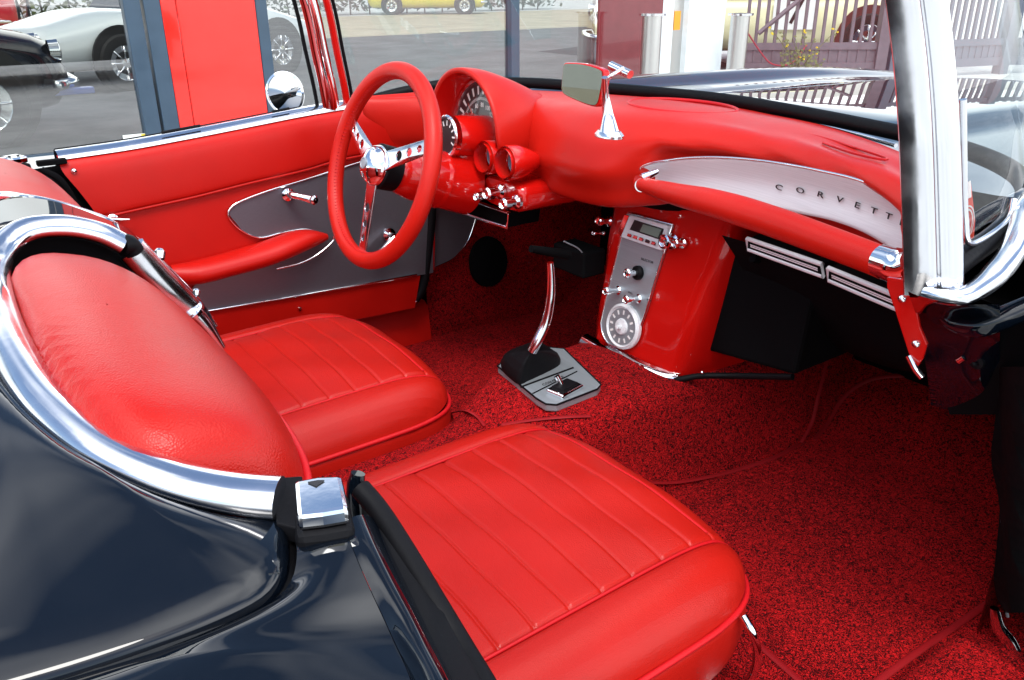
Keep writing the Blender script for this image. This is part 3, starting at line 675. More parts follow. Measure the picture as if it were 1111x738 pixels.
def make_seat(yc, dx, lab):
    seat = empty('seat', (.3+dx, yc, .3), 0, car); seat['label'] = lab
    x0, x1, b = .02, .624, .264; n = 5.5
    us = []; k = 150
    # dense grid, rows along x
    xs = sorted(set([x0+(x1-x0)*(.5-.5*math.cos(math.pi*i/90)) for i in range(91)] + [g+d_ for g in GX+[FX-.008] for d_ in (-.006, -.003, -.0015, 0, .0015, .003, .006)]))
    vs = sorted(set([-1+2*i/70 for i in range(71)] + [math.sin(math.pi/2*(-1+2*i/30)) for i in range(31)]+[s_*(SEAM_Y+d_)/b for s_ in (-1, 1) for d_ in (-.007, -.0035, 0, .0035, .007)]))
    V, F = [], []; nx, nv = len(xs), len(vs)
    for x in xs:
        u = (x-(x0+x1)/2)/((x1-x0)/2); hb = b*max(1e-4, 1-abs(u)**n)**(1/n)
        # only squeeze rows near the ends
        for v in vs:
            y = v*b
            if abs(y) > hb: y = math.copysign(hb, y)
            V.append((x+dx, y+yc, cushion_z(x, y)))
    for i in range(nx-1):
        for j in range(nv-1): F.append((i*nv+j, (i+1)*nv+j, (i+1)*nv+j+1, i*nv+j+1))
    o = mesh('cushion', V, F, M['leather'], seat)
    # side skirt
    ring = []; N = 120
    for i in range(N):
        cx, cy = se((x1-x0)/2, b, n, 2*math.pi*i/N); ring.append(Vector(((x0+x1)/2+cx+dx, cy+yc, 0)))
    def off(r_, d_, z):
        c = Vector(((x0+x1)/2+dx, yc, 0)); out = []
        for p in r_:
            q = p-c; m = q.length; out.append(c+q*((m+d_)/m)+Vector((0, 0, z)))
        return out
    loft('skirt', [off(ring, -.002, .424), off(ring, .004, .412), off(ring, .004, .37), off(ring, -.003, .335), off(ring, -.02, .318)], M['leather'], seat, closed_u=True, n=N, across=14)
    tube('piping', off(ring, .003, .4235)[::3], .0040, M['piping'], seat, n=160, closed=True, seg=8)
    for s_ in (-1, 1):
        tube('seam_piping', [Vector((x+dx, s_*SEAM_Y+yc, cushion_z(x, s_*SEAM_Y)+.0035)) for x in [x0+.015+(x1-.018-x0-.015)*i/24 for i in range(25)]], .0023, M['piping'], seat, n=60, seg=8)
    tube('front_stitching', [Vector((FX-.008+dx, yc-.17+.34*i/12, cushion_z(FX-.008, -.17+.34*i/12)+.002)) for i in range(13)], .0016, M['piping'], seat, n=40, seg=6)
    # seat base and runner
    box('seat_base', (.31+dx, yc, .305), (.48, .40, .045), M['blackplastic'], seat, bev=.01)
    for s_ in (-1, 1):
        tube('seat_runner', [Vector((.16+dx, yc+s_*.205, .285)), Vector((.48+dx, yc+s_*.215, .285)), Vector((.545+dx, yc+s_*.262, .290)), Vector((.575+dx, yc+s_*.272, .315)), Vector((.575+dx, yc+s_*.272, .36))], .0050, M['chrome'], seat, n=40, seg=10)
    # backrest: stack of closed sections from bottom to top, leaning back
    secs = []
    for t_, hb, th, zz, xc, k_ in ((0, .205, .060, .40, .075, 3), (.12, .235, .078, .44, .065, 3.4), (.35, .252, .088, .56, .035, 3.6), (.6, .258, .090, .68, -.005, 3.6), (.78, .260, .088, .77, -.033, 3.4), (.88, .258, .089, .81, -.040, 3.3), (.93, .256, .082, .838, -.038, 3.3), (.955, .252, .076, .858, -.040, 3.3), (.975, .242, .065, .875, -.043, 3.1), (.99, .215, .048, .886, -.046, 2.9), (1.0, .17, .030, .892, -.05, 2.6), (1.002, .09, .014, .895, -.051, 2.4), (1.004, .002, .0006, .8955, -.051, 2)):
        c = []
        for i in range(64):
            a, b_ = se(th, hb, k_, 2*math.pi*i/64); c.append(Vector((xc+a, b_+yc*1.02, zz+a*-.30)))
        secs.append(c)
    br = loft('backrest', secs, M['leather'], seat, closed_u=True, n=64, across=40)
    bb = BVHTree.FromPolygons([v.co.copy() for v in br.data.vertices], [tuple(p.vertices) for p in br.data.polygons])
    for sx in (1, -1):
        pts = []
        prof = [(.205, .060, .40, .075), (.252, .088, .56, .035), (.258, .090, .68, -.005), (.260, .088, .77, -.033), (.250, .086, .815, -.042), (.215, .090, .828, -.045), (.12, .094, .832, -.046), (0, .095, .833, -.046)]
        half = [Vector((xc+sx*th*.97, yc*1.02-hb*.94, zz-sx*th*.29)) for hb, th, zz, xc in prof]
        pts = half+[Vector((p.x, 2*yc*1.02-p.y, p.z)) for p in reversed(half[:-1])]
        pts = [(lambda r_: r_[0]+r_[1]*(.002 if (r_[1].dot(r_[0]-Vector((0, yc, .7))) > 0) else -.002))(bb.find_nearest(p)) for p in catmull(pts, 60)]
        tube('backrest_piping', pts, .0036, M['piping'], seat, n=90, seg=8)
    return seat
ps_ = make_seat(-.328, 0.0, 'red leather passenger seat with pleated cushion, nearest the camera')
make_seat(.328, -.05, 'red leather driver seat behind the steering wheel')

tube('adjuster_lever', [at(806, 668, Y=-.590), at(816, 686, Y=-.606), at(822, 706, Y=-.612), at(819, 726, Y=-.606), at(808, 745, Y=-.59)], .0055, M['chrome'], ps_, n=30)
# ---------------------------------------------------------------- floor, tunnel, carpets
def tun(x):   # half width top, top z, half width at floor
    if x < .55: return (.085, .395, .14)
    return (.085+.03*min(1, (x-.55)/.3), .395+.065*min(1, (x-.55)/.1), .15+.06*min(1, max(0, (x-.6)/.6)))
FLZ = .27
loft('floor_carpet', [[(-.1, .80, FLZ), (-.1, -.80, FLZ)], [(1.22, .80, FLZ), (1.22, -.80, FLZ)], [(1.30, .80, FLZ+.015), (1.30, -.80, FLZ+.015)], [(1.70, .80, FLZ+.30), (1.70, -.80, FLZ+.30)], [(1.76, .8, .80), (1.76, -.8, .80)]], M['carpet'], car, n=30)
rows = []
for i in range(34):
    x = .02+1.62*i/33; a, h, c = tun(x); rows.append([(x, c+.02, FLZ-.01), (x, c, FLZ+.03), (x, a+.03, h-.03), (x, a, h-.006), (x, a*.5, h+.002), (x, 0, h+.004), (x, -a*.5, h+.002), (x, -a, h-.006), (x, -a-.03, h-.03), (x, -c, FLZ+.03), (x, -c-.02, FLZ-.01)])
rows = [catmull(r_, 40) for r_ in rows]
loft('tunnel_carpet', rows, M['carpet'], car, raw=True)
def ontun(px, py):
    a = at(px, py, Z=.462); return a
def bvh(names):
    V, F = [], []
    for nm_ in names:
        me = bpy.data.objects[nm_].data; b = len(V); V += [v.co.copy() for v in me.vertices]; F += [tuple(b+i for i in p.vertices) for p in me.polygons]
    return BVHTree.FromPolygons(V, F)
CB = bvh(['floor_carpet', 'tunnel_carpet'])
def snap(pts, off=.0012, bv=None):
    out = []
    for x, y in pts:
        loc, nor, i_, d_ = (bv or CB).ray_cast(C, ray(x, y).normalized())
        if loc is None: continue
        if nor.dot(ray(x, y)) > 0: nor = -nor
        out.append(loc+nor*off)
    return out
for k_, (pts, r_) in enumerate(((((690, 523), (735, 523), (790, 513), (840, 497), (866, 482)), .0055), (((868, 480), (880, 458), (888, 425), (899, 380)), .005),
     (((884, 478), (898, 458), (912, 436), (932, 418), (960, 409), (1010, 408)), .005), (((945, 745), (1000, 705), (1078, 651)), .0055), (((815, 693), (840, 715), (880, 750)), .0055),
     (((545, 461), (580, 456), (612, 453), (640, 452)), .005), (((488, 449), (505, 446), (518, 452), (527, 463)), .0045))):
    p = snap(pts)
    if len(p) > 1: tube('carpet_binding', p, r_*1.0, M['binding'], car, n=40, seg=10, flat=.35, label='red binding along the foot of the tunnel' if k_ == 0 else None)
# sills and kick panels
for sy in (1, -1):
    XE = .86; ZS = .372 if sy > 0 else .318
    loft('sill', [[(-.06, sy*.70, FLZ), (XE, sy*.70, FLZ)], [(-.06, sy*.712, ZS-.012), (XE, sy*.712, ZS-.012)], [(-.06, sy*.73, ZS), (XE, sy*.73, ZS)], [(-.06, sy*.85, ZS), (XE, sy*.85, ZS)], [(-.06, sy*.87, .2), (XE, sy*.87, .2)]], M['carpet'] if sy < 0 else M['doorvinyl'], car, n=12)
    kx = .86 if sy > 0 else .94
    loft('kick_panel', [[(kx, sy*.715, FLZ), (kx, sy*.715, .80)], [(1.0, sy*.705, FLZ), (1.0, sy*.705, .85)], [(1.7, sy*.66, FLZ), (1.7, sy*.66, .78)]], M['carpet'], car, n=12, across=8)
# outer shell below and bodyside
for sy in (1, -1):
    V, F = [], []; boxVF((.43, sy*.872, .27), (.98, .02, .22), V, F); mesh('rocker_panel', V, F, M['black'], car, smooth=False)
# ---------------------------------------------------------------- driver door
door = empty('door', (.45, .7, .5), 0, car); door['label'] = 'closed driver door with red upper padding and dark metal lower panel'
Yd = .665
def dp(x, y, off=0): return at(x, y, Y=Yd+off)
top = [dp(66, 179), dp(140, 168), dp(210, 155), dp(280, 141), dp(335, 130), dp(395, 120)]
mid1 = [dp(105, 236, -.0), dp(160, 224), dp(210, 213), dp(270, 198), dp(330, 184), dp(372, 172), dp(440, 160)]
mid0 = [p+Vector((0, .008, .05)) for p in top]
loft('upper_padding', [[p+Vector((0, .035, .012)) for p in top], [p+Vector((0, .008, .006)) for p in top], [p+Vector((0, -.004, -.012)) for p in top], [p.lerp(q, .5)+Vector((0, -.008, 0)) for p, q in zip(catmull(top, 12), catmull(mid1, 12))], [p+Vector((0, -.008, .006)) for p in mid1], [p+Vector((0, -.001, .0)) for p in mid1]], M['doorvinyl'], door, n=50, across=26)
low = [dp(128, 262), dp(205, 335), dp(330, 322), dp(452, 298)]
bot_z = .40
loft('door_panel', [[p+Vector((0, .002, 0)) for p in mid1], [Vector((.17, Yd+.002, .62)), Vector((.5, Yd+.002, .62)), Vector((.86, Yd+.002, .62))], [Vector((.24, Yd+.004, .505)), Vector((.5, Yd+.004, .49)), Vector((.86, Yd+.004, .475))]], M['doorvinyl'], door, n=40, across=16)
tube('panel_bead', [p+Vector((0, -.004, -.001)) for p in mid1], .0035, M['doorvinyl'], door, n=50, seg=8)
# metal inlay with its dark reflection put into the base colour: pointed blade shape on top, wide lower band
blade = [(247, 231), (256, 221), (290, 208), (330, 196), (370, 183), (420, 168), (470, 152), (470, 215), (470, 296), (420, 305), (370, 313), (300, 325), (215, 339), (200, 322), (215, 306), (300, 285), (350, 262), (330, 249), (305, 254), (280, 259), (262, 249)]
mp = mesh('metal_inlay', [dp(x, y, -.004) for x, y in blade], [tuple(range(len(blade)))], M['darkmetal'], door, smooth=False)
tube('inlay_trim', [dp(x, y, -.006) for x, y in ((357, 264), (372, 262), (350, 253), (330, 249), (305, 253), (282, 258), (262, 250), (249, 237), (248, 229), (258, 220), (290, 207.5), (330, 195.5), (370, 182.5), (420, 167), (465, 153))][2:], .0022, M['chrome'], door, n=90, seg=8)
tube('inlay_trim', [dp(x, y, -.007) for x, y in ((215, 339), (300, 325), (370, 313), (452, 298))], .0030, M['chrome'], door, n=40, seg=8)
tube('inlay_trim', [at(p[0], p[1], Y=Yd-.05) for p in ((300, 292), (325, 286), (345, 276), (361, 262), (362, 256))], .0025, M['chrome'], door, n=40, seg=8)
loft('lower_strip', [[dp(x, y, -.001) for x, y in ((215, 340), (300, 326), (370, 314), (456, 299))], [dp(x, y, .003) for x, y in ((226, 378), (300, 362), (370, 350), (450, 334))]], M['doorvinyl'], door, n=20)
lathe('screw', [(.005, 0), (.004, .003), (0, .004)], dp(325, 335, -.001), (0, -1, 0), M['chrome'], door, 12)
# armrest
ar = []
for px_, py_, ry, rz in ((188, 300, .016, .018), (215, 297, .028, .021), (250, 288, .032, .021), (285, 278, .034, .022), (310, 269, .034, .022), (330, 262, .028, .020), (345, 259, .018, .014), (357, 258, .006, .006)):
    c = at(px_, py_, Y=Yd-.035); ar.append([(c.x, c.y+.01+math.cos(2*math.pi*i/20)*ry*1.25, c.z+math.sin(2*math.pi*i/20)*rz*1.15) for i in range(20)])
loft('armrest', ar, M['doorvinyl'], door, closed_u=True, n=20, across=30)
# crank / handles
def knob(name, p, d, r, l, mat, parent, lab=None): return lathe(name, [(r*.45, 0), (r*.45, l*.55), (r, l*.62), (r*1.05, l*.85), (r*.7, l), (0, l*1.03)], p, d, mat, parent, 18, label=lab)
h0 = dp(312, 211, -.006)
tube('door_handle', [h0, h0+Vector((.0, -.03, .004)), h0+Vector((.02, -.045, -.002)), h0+Vector((.035, -.05, -.008))], [.008, .008, .007, .009], M['chrome'], door, n=20)
lathe('handle_rose', [(.015, 0), (.014, .004), (.006, .008)], h0, (0, -1, 0), M['chrome'], door)
knob('handle_knob', h0+Vector((.03, -.045, -.006)), (.3, -1, 0), .010, .022, M['chrome'], door)
h1 = dp(122, 238, -.004)
lathe('lock_button', [(.010, 0), (.010, .006), (.004, .01)], h1, (0, -1, .2), M['chrome'], door)
tube('lock_lever', [h1+Vector((-.005, -.010, .004)), h1+Vector((.012, -.014, .001)), h1+Vector((.028, -.016, -.001))], [.007, .006, .003], M['chrome'], door, n=12, flat=.6)
lathe('screw', [(.006, 0), (.005, .003), (0, .004)], dp(80, 186, -.006), (0, -1, 0), M['chrome'], door, 12)
h2 = dp(421, 254, -.006)
lathe('window_crank', [(.017, 0), (.016, .008), (.008, .013), (.008, .03), (0, .03)], h2, (0, -1, 0), M['chrome'], door)
tube('crank_arm', [h2+Vector((0, -.026, 0)), h2+Vector((-.03, -.032, -.02)), h2+Vector((-.06, -.034, -.038))], [.008, .006, .006], M['chrome'], door, n=14, flat=.5)
knob('crank_knob', h2+Vector((-.06, -.032, -.038)), (0, -1, 0), .009, .026, M['blackplastic'], door)
# chrome belt moulding of the door
b1 = [p+Vector((-.0, .040, .012)) for p in top]
loft('belt_moulding', [[p+Vector((0, .006, .008)) for p in top], [p+Vector((0, .014, .016)) for p in top], [p+Vector((0, .034, .022)) for p in top], [p+Vector((0, .056, .018)) for p in top], [p+Vector((0, .064, -.004)) for p in top]], M['chrome2'], door, n=50, across=14)
tube('window_slot_seal', [p+Vector((0, .044, .0215)) for p in top[:5]], .0022, M['rubber'], door, n=40, seg=8)
for a_, b_ in ((.30, .42), (.66, .72)):
    pa = catmull(top, 50); tube('slot_filler', [pa[int(a_*50)]+Vector((0, .02, .027)), pa[int(b_*50)]+Vector((0, .02, .027))], .003, M['rubber'], door, n=8, seg=8)
loft('outer_skin', [[p+Vector((0, .048, .0)) for p in top], [p+Vector((0, .14, -.05)) for p in top], [p+Vector((0, .20, -.12)) for p in top], [p+Vector((0, .19, -.5)) for p in top]], M['black'], door, n=30, across=14)
# rear edge of the driver door with exposed latch works
loft('door_edge', [[dp(68, 180, .0), dp(122, 262, .0)], [dp(68, 180, .05), dp(122, 262, .05)]], M['rubber'], door, n=6)
loft('pillar_trim', [[at(34, 184, Y=.66), at(75, 250, Y=.62), at(100, 285, Y=.60)], [at(72, 178, Y=.70), at(125, 262, Y=.68), at(150, 310, Y=.66)]], M['rubber'], car, n=14, across=6)
tube('latch_rod', [at(45, 184, Y=.65), at(66, 196, Y=.64), at(82, 222, Y=.64), at(92, 250, Y=.63)], .006, M['blackplastic'], car, n=20)
box('latch_bar', at(56, 176, Y=.665)+Vector((0, 0, 0)), (.05, .016, .010), M['blackplastic'], car, bev=.002)
loft('inner_quarter', [[(-.13, .645, .82), (.02, .655, .82)], [(-.13, .645, .40), (.02, .655, .40)]], M['doorvinyl'], car, n=6)
loft('inner_quarter', [[(-.13, -.63, .82), (-.02, -.64, .82)], [(-.13, -.63, .40), (.02, -.66, .40)]], M['doorvinyl'], car, n=6)
loft('rear_bulkhead', [[(-.14, .66, .86), (-.14, -.60, .84)], [(-.10, .66, .40), (-.10, -.66, .40)], [(-.10, .66, .27), (-.10, -.66, .27)]], M['blackplastic'], car, n=12)
# hinge jambs and door seals at the front of both openings
for sy in (1,):
    loft('hinge_jamb', [[(.80, sy*.700, .83), (.80, sy*.700, .37)], [(.83, sy*.735, .83), (.83, sy*.735, .37)], [(.84, sy*.86, .84), (.84, sy*.86, .30)]], M['blackplastic'] if sy > 0 else M['black'], car, n=10)
sl_l = [at(470, 178, Y=.655), at(468, 230, Y=.665), at(463, 280, Y=.67), at(458, 312, Y=.675), at(450, 325, Y=.68)]
tube('door_seal', sl_l, .0125, M['rubber'], car, n=30)
k1 = [at(420, 328, Y=.70), at(438, 331, Y=.69), at(450, 327, Y=.68), at(458, 318, Y=.675)]
tube('kick_trim', k1, [.008, .013, .010, .006], M['chrome'], car, n=20, flat=.5)
sl_r = [at(1084, 398, Y=-.70), at(1083, 470, Y=-.71), at(1084, 560, Y=-.72), at(1086, 640, Y=-.735), at(1090, 665, Y=-.74)]
tube('door_seal', [p+Vector((-.004, -.006, 0)) for p in sl_r], .0022, M['plate'], car, n=30, label='thin bright edge of the right door opening')  # pale metal tube along the edge of the opening
rr_ = [at(1130, y, Y=-.80) for y in (398, 470, 560, 640, 665)]; rr2 = [at(1300, y, Y=-.86) for y in (398, 470, 560, 640, 665)]
loft('jamb_liner', [[p+Vector((.25, .03, 0)) for p in sl_r], [p+Vector((.004, .002, 0)) for p in sl_r], sl_r, rr_, rr2], M['blackplastic'], car, n=20, across=20)
k2 = [at(1082, 672, Y=-.742), at(1093, 688, Y=-.755), at(1102, 706, Y=-.77), at(1100, 745, Y=-.765)]
tube('kick_trim', [at(1079, 660, Y=-.735), at(1083, 680, Y=-.742), at(1094, 696, Y=-.755), at(1100, 716, Y=-.765), at(1097, 750, Y=-.765)], [.006, .011, .014, .016, .016], M['chrome'], car, n=30, seg=18, flat=.7)
# curved chrome strip behind the far seal and the speaker
tube('kick_strip', [at(472, 290, Y=.69), at(492, 280, Y=.69), at(507, 262, Y=.69), at(515, 240, Y=.69), at(518, 225, Y=.69)], .0030, M['chrome'], car, n=30)
mesh('metal_inlay', [at(x, y, Y=.688) for x, y in ((470, 180), (520, 180), (519, 235), (508, 262), (492, 281), (470, 291))], [(0, 1, 2, 3, 4, 5)], M['darkmetal'], car, smooth=False)
sp = at(529, 284, Y=.680); sp.x += 0
lathe('speaker_grille', [(.060, 0), (.058, .010), (.04, .014), (0, .015)], sp, (0, -1, .15), M['blackplastic'], car, 32, sy=1.15)
lathe('screw', [(.004, 0), (.003, .003), (0, .003)], at(574, 285, Y=.65), (0, -1, 0), M['chrome'], car, 10)
lathe('screw', [(.005, 0), (.004, .003), (0, .004)], at(475, 299, Y=.685), (0, -1, 0), M['chrome'], car, 10)
# ---------------------------------------------------------------- dashboard pad: profiles lofted across the car
dash = empty('dashboard', (.95, 0, .85), 0, car); dash['label'] = 'red padded dashboard with a silver panel on the passenger side'
# (Y, windscreen-base X, crest (x,z), nose (x,z), under (x,z), bottom (x,z))
ST = [( .70, .70, .905, (.69, .905), (.665, .885), (.68, .84), (.70, .80)),
      ( .62, .86, .915, (.82, .912), (.78, .885), (.79, .82), (.83, .765)),
      ( .50, .99, .920, (.90, .920), (.86, .890), (.87, .82), (.90, .77)),
      ( .36, 1.06, .925, (.93, .925), (.88, .895), (.88, .82), (.90, .77)),
      ( .22, 1.10, .928, (.93, .930), (.86, .895), (.84, .83), (.865, .765)),
      ( .12, 1.115, .930, (.93, .935), (.845, .895), (.82, .83), (.85, .765)),
      ( .02, 1.12, .930, (.93, .938), (.845, .897), (.82, .835), (.855, .770)),
      (-.06, 1.115, .930, (.93, .939), (.855, .900), (.858, .850), (.885, .785)),
      (-.12, 1.10, .930, (.93, .938), (.862, .905), (.885, .880), (.895, .800)),
      (-.25, 1.07, .930, (.92, .937), (.862, .912), (.888, .888), (.895, .805)),
      (-.40, 1.00, .928, (.89, .933), (.838, .915), (.866, .895), (.875, .805)),
      (-.52, .92, .925, (.85, .928), (.800, .915), (.830, .893), (.845, .81)),
      (-.60, .84, .920, (.79, .920), (.755, .900), (.765, .880), (.79, .815)),
      (-.66, .72, .910, (.70, .905), (.68, .890), (.69, .87), (.72, .82))]
rows = []
for (y, xw, zw, cr, no, un, bo) in ST:
    rows.append([(xw, y, zw), ((xw+cr[0])/2, y, (zw+cr[1])/2+.006), (cr[0], y, cr[1]), ((cr[0]+no[0])/2-.006, y, (cr[1]+no[1])/2+.010), (no[0], y, no[1]), ((no[0]+un[0])/2-.004, y, (no[1]+un[1])/2), (un[0], y, un[1]), ((un[0]+bo[0])/2, y, (un[1]+bo[1])/2), (bo[0], y, bo[1]), (bo[0]+.05, y, bo[1]+.004)])
loft('dash_pad', rows, M['pad'], dash, n=54, across=150)
# black gasket along the glass and outer cowl
WB = [(.640, -.705, .885), (.80, -.690, .915), (.92, -.635, .932), (1.02, -.50, .938), (1.08, -.30, .940), (1.115, -.1, .942), (1.125, 0, .942)]
WB = [V3(p) for p in WB]; WBall = WB+[Vector((p.x, -p.y, p.z)) for p in reversed(WB[:-1])]
tube('windscreen_gasket', [p+Vector((0, 0, -.002)) for p in WBall], .012, M['rubber'], car, n=120, seg=12)
tube('windscreen_moulding', [p+Vector((.022, 0, -.004)) if abs(p.y) < .6 else p+Vector((.012, math.copysign(.012, p.y), -.004)) for p in WBall[1:-1]], .006, M['chrome2'], car, n=120, seg=10)
# round speaker grille outline and defroster slot on the pad
def padz(x): return .9395
tube('speaker_seam', [Vector((1.01+.075*math.cos(a), .005+.115*math.sin(a), .9375)) for a in [2*math.pi*i/24 for i in range(24)]], .0035, M['piping'], dash, n=90, closed=True, seg=8)
sl_ = [at(p[0], p[1], Z=.936) for p in ((867, 144), (895, 150), (930, 161), (960, 171), (957, 173), (925, 166), (893, 155), (867, 144))]
tube('defroster_slot', sl_[:-1], .0018, M['piping'], dash, n=60, seg=6)
# ---------------------------------------------------------------- silver panel under the roll
up_px = [(688, 193), (700, 180), (730, 174), (760, 171.5), (793, 172), (830, 175.5), (866, 181), (900, 188), (922, 193), (950, 202), (985, 216)]
dn_px = [(690, 197), (706, 206), (735, 216), (765, 219), (800, 222), (831, 225), (874, 233), (905, 240), (935, 251), (960, 265), (985, 283)]
def pnX(px): return .858 - .0 if px < 800 else .858-.07*((px-800)/185)**1.6
ups = [at(p[0], p[1], X=pnX(p[0])) for p in up_px]; dns = [at(p[0], p[1], X=pnX(p[0])+.012) for p in dn_px]
midp = [a.lerp(b, .5)+Vector((.010, 0, 0)) for a, b in zip(ups, dns)]
o = loft('silver_panel', [ups, midp, dns], M['silver'], dash, n=60, across=16)
solid(o, .003, 0)
tube('panel_bead', [p+Vector((-.002, 0, .001)) for p in ups], .0022, M['chrome'], dash, n=60, seg=8)
# lettering spaced along the panel
def on_panel(px, py):
    # interpolate between edge curves in picture x, then find depth by blending
    for i in range(len(up_px)-1):
        if up_px[i][0] <= px <= up_px[i+1][0]:
            t = (px-up_px[i][0])/(up_px[i+1][0]-up_px[i][0]); yu = up_px[i][1]*(1-t)+up_px[i+1][1]*t
            yd = None
            for j in range(len(dn_px)-1):
                if dn_px[j][0] <= px <= dn_px[j+1][0]:
                    s = (px-dn_px[j][0])/(dn_px[j+1][0]-dn_px[j][0]); yd = dn_px[j][1]*(1-s)+dn_px[j+1][1]*s
            v = (py-yu)/(yd-yu); X = pnX(px)+.012*v+.010*(1-(2*v-1)**2)*1.0
            return at(px, py, X=X-.0035)
    return None
items = []
for ch, x, y in (('C', 845, 203.5), ('O', 868, 207), ('R', 890, 211.5), ('V', 911, 217), ('E', 930, 223), ('T', 948, 229), ('T', 964, 235), ('E', 979, 242)):
    p = on_panel(x, y); q = on_panel(x+4, y+1.5) ; items.append((ch, .0108, p, q-p, (.1, 0, 1), 1.95))
text('lettering', items, M['dark'], dash, .0005)
# ---------------------------------------------------------------- grab bar
gb = [at(693, 199, X=.830), at(730, 210, X=.812), at(780, 222, X=.795), at(840, 241, X=.78), at(900, 263, X=.765), at(945, 280, X=.752), at(962, 287, X=.748)]
tube('grab_bar', gb, [.011, .0165, .020, .0215, .021, .020, .019], M['pad'], dash, n=80, seg=24)
tube('bar_end_cap', [gb[0]+Vector((.022, .022, .0)), gb[0]+Vector((.008, .008, .001)), gb[0]+Vector((-.004, -.012, .0))], [.007, .012, .0125], M['chrome'], dash, n=16, seg=18)
tube('bar_end_cap', [gb[0]+Vector((-.004, -.012, .012)), gb[0]+Vector((.018, -.025, .022))], [.008, .005], M['chrome'], dash, n=8, seg=14)
e_ = gb[-1]; tube('bar_end_cap', [e_+Vector((.002, .008, .002)), e_+Vector((-.006, -.022, .004)), e_+Vector((-.01, -.035, .012))], [.0205, .021, .016], M['chrome'], dash, n=14, seg=20, label='chrome end of the grab bar against the pillar')
# ---------------------------------------------------------------- dash underside, heater box, vents
loft('dash_underside', [[(ST[i][6][0]+.045, ST[i][0], ST[i][6][1]+.006) for i in range(len(ST))], [(1.05, ST[i][0]*.98, .73) for i in range(len(ST))], [(1.45, ST[i][0]*.95, .70) for i in range(len(ST))]], M['blackplastic'], car, n=40, across=10)
poly('firewall', [(1.43, .70, .26), (1.43, -.70, .26), (1.43, -.70, .86), (1.43, .70, .86)], .01, (1, 0, 0), M['blackplastic'], car)
hb = [at(742, 300, X=.985), at(872, 330, X=.985), at(862, 408, X=.985), at(735, 408, X=.985)]
o = poly('heater_box', [(.985, -.10, .72), (.985, -.34, .72), (.985, hb[2].y, hb[2].z), (.985, -.08, hb[2].z-.03)], .30, (1, 0, 0), M['blackplastic'], car, bev=.008)
und = [at(862, 362, X=1.16), at(900, 374, X=1.14), at(935, 389, X=1.10), at(975, 402, X=1.04), at(1000, 405, X=.99), at(1040, 400, X=.93)]
loft('under_dash_panel', [[(.92, p.y*.98, .755) for p in und], und, [p+Vector((.3, 0, .02)) for p in und]], M['blackplastic'], car, n=20, across=10)
def vent(x0, y0, x1, y1, h, X, lab):
    """rectangular chrome framed outlet; corners by picture position on the plane X"""
    a, b = at(x0, y0, X=X), at(x1, y1, X=X-.035); d_ = (b-a).normalized(); u = Vector((-.25, 0, 1)); u = (u-d_*u.dot(d_)).normalized(); n_ = d_.cross(u)
    t_ = None; L_ = (b-a).length
    for k, (e, r_) in enumerate(((0, .0035), (.008, .0022))):
        c = [a+d_*e+u*(-e), b-d_*e-u*e, b-d_*e-u*(h-e), a+d_*e-u*(h-e)]
        ov = tube('vent_frame', c+[c[0]], r_*1.1, M['silver'], car, seg=8, smoothpath=False, label=lab if k == 0 else None)
    c = [a, b, b-u*h, a-u*h]; poly('vent_duct', [p+n_*.002 for p in c], .06, (1, 0, .1), M['blackplastic'], car)
vent(811, 259, 892, 287, .019, .905, 'chrome framed air outlet under the grab bar, nearer the centre')
vent(899, 291, 975, 322, .019, .855, 'chrome framed air outlet under the grab bar, nearer the door')
tube('wiring_loom', [at(800, 300, X=1.2), at(850, 312, X=1.15), at(900, 330, X=1.12), at(960, 352, X=1.08)], .006, M['rubber'], car, n=30)
tube('wiring_loom', [at(830, 300, X=1.2), at(870, 330, X=1.18), at(880, 360, X=1.2)], .004, M['binding'], car, n=30)
box('relay_bracket', at(905, 345, X=1.05), (.02, .04, .03), M['plate'], car, bev=.002)
tube('under_dash_knob', [at(822, 283, X=.95), at(816, 281, X=.93)], .006, M['blackplastic'], car, n=6)
# centre-left chrome framed outlet under the column
a_, b_, c_, d_ = at(505, 215, X=.80), at(552, 231, X=.80), at(550, 247, X=.80), at(504, 232, X=.80)
tube('ashtray_frame', [a_, b_, c_, d_, a_], .0038, M['chrome'], car, smoothpath=False, seg=8)
poly('ashtray', [a_+Vector((.002, 0, 0)), b_+Vector((.002, 0, 0)), c_+Vector((.002, 0, 0)), d_+Vector((.002, 0, 0))], .08, (1, 0, 0), M['blackplastic'], car)
# ---------------------------------------------------------------- centre console stack
st = empty('centre_stack', (.93, 0, .6), 0, car); st['label'] = 'red painted centre stack carrying radio, knobs and clock'
def stx(z): return .915+(z-.45)*.16
rows = []
for z in (.425, .45, .50, .56, .62, .68, .73, .785):
    k = (z-.45)/.3; wl = .118+.010*k; wr = .112+.065*k; X = stx(z)
    L_, R_ = at(0, 0, X=1), None
    rows.append([(1.35, wl+.02, z), (X+.10, wl+.014, z), (X+.03, wl+.008, z), (X+.006, wl, z), (X, wl-.014, z), (X-.001, 0, z), (X, -wr+.022, z), (X+.008, -wr+.006, z), (X+.03, -wr-.006, z), (X+.10, -wr-.016, z), (1.35, -wr-.03, z)])
rows = [catmull(r_, 60) for r_ in rows]
loft('stack_shell', rows, M['redpaint'], st, n=60, across=30)
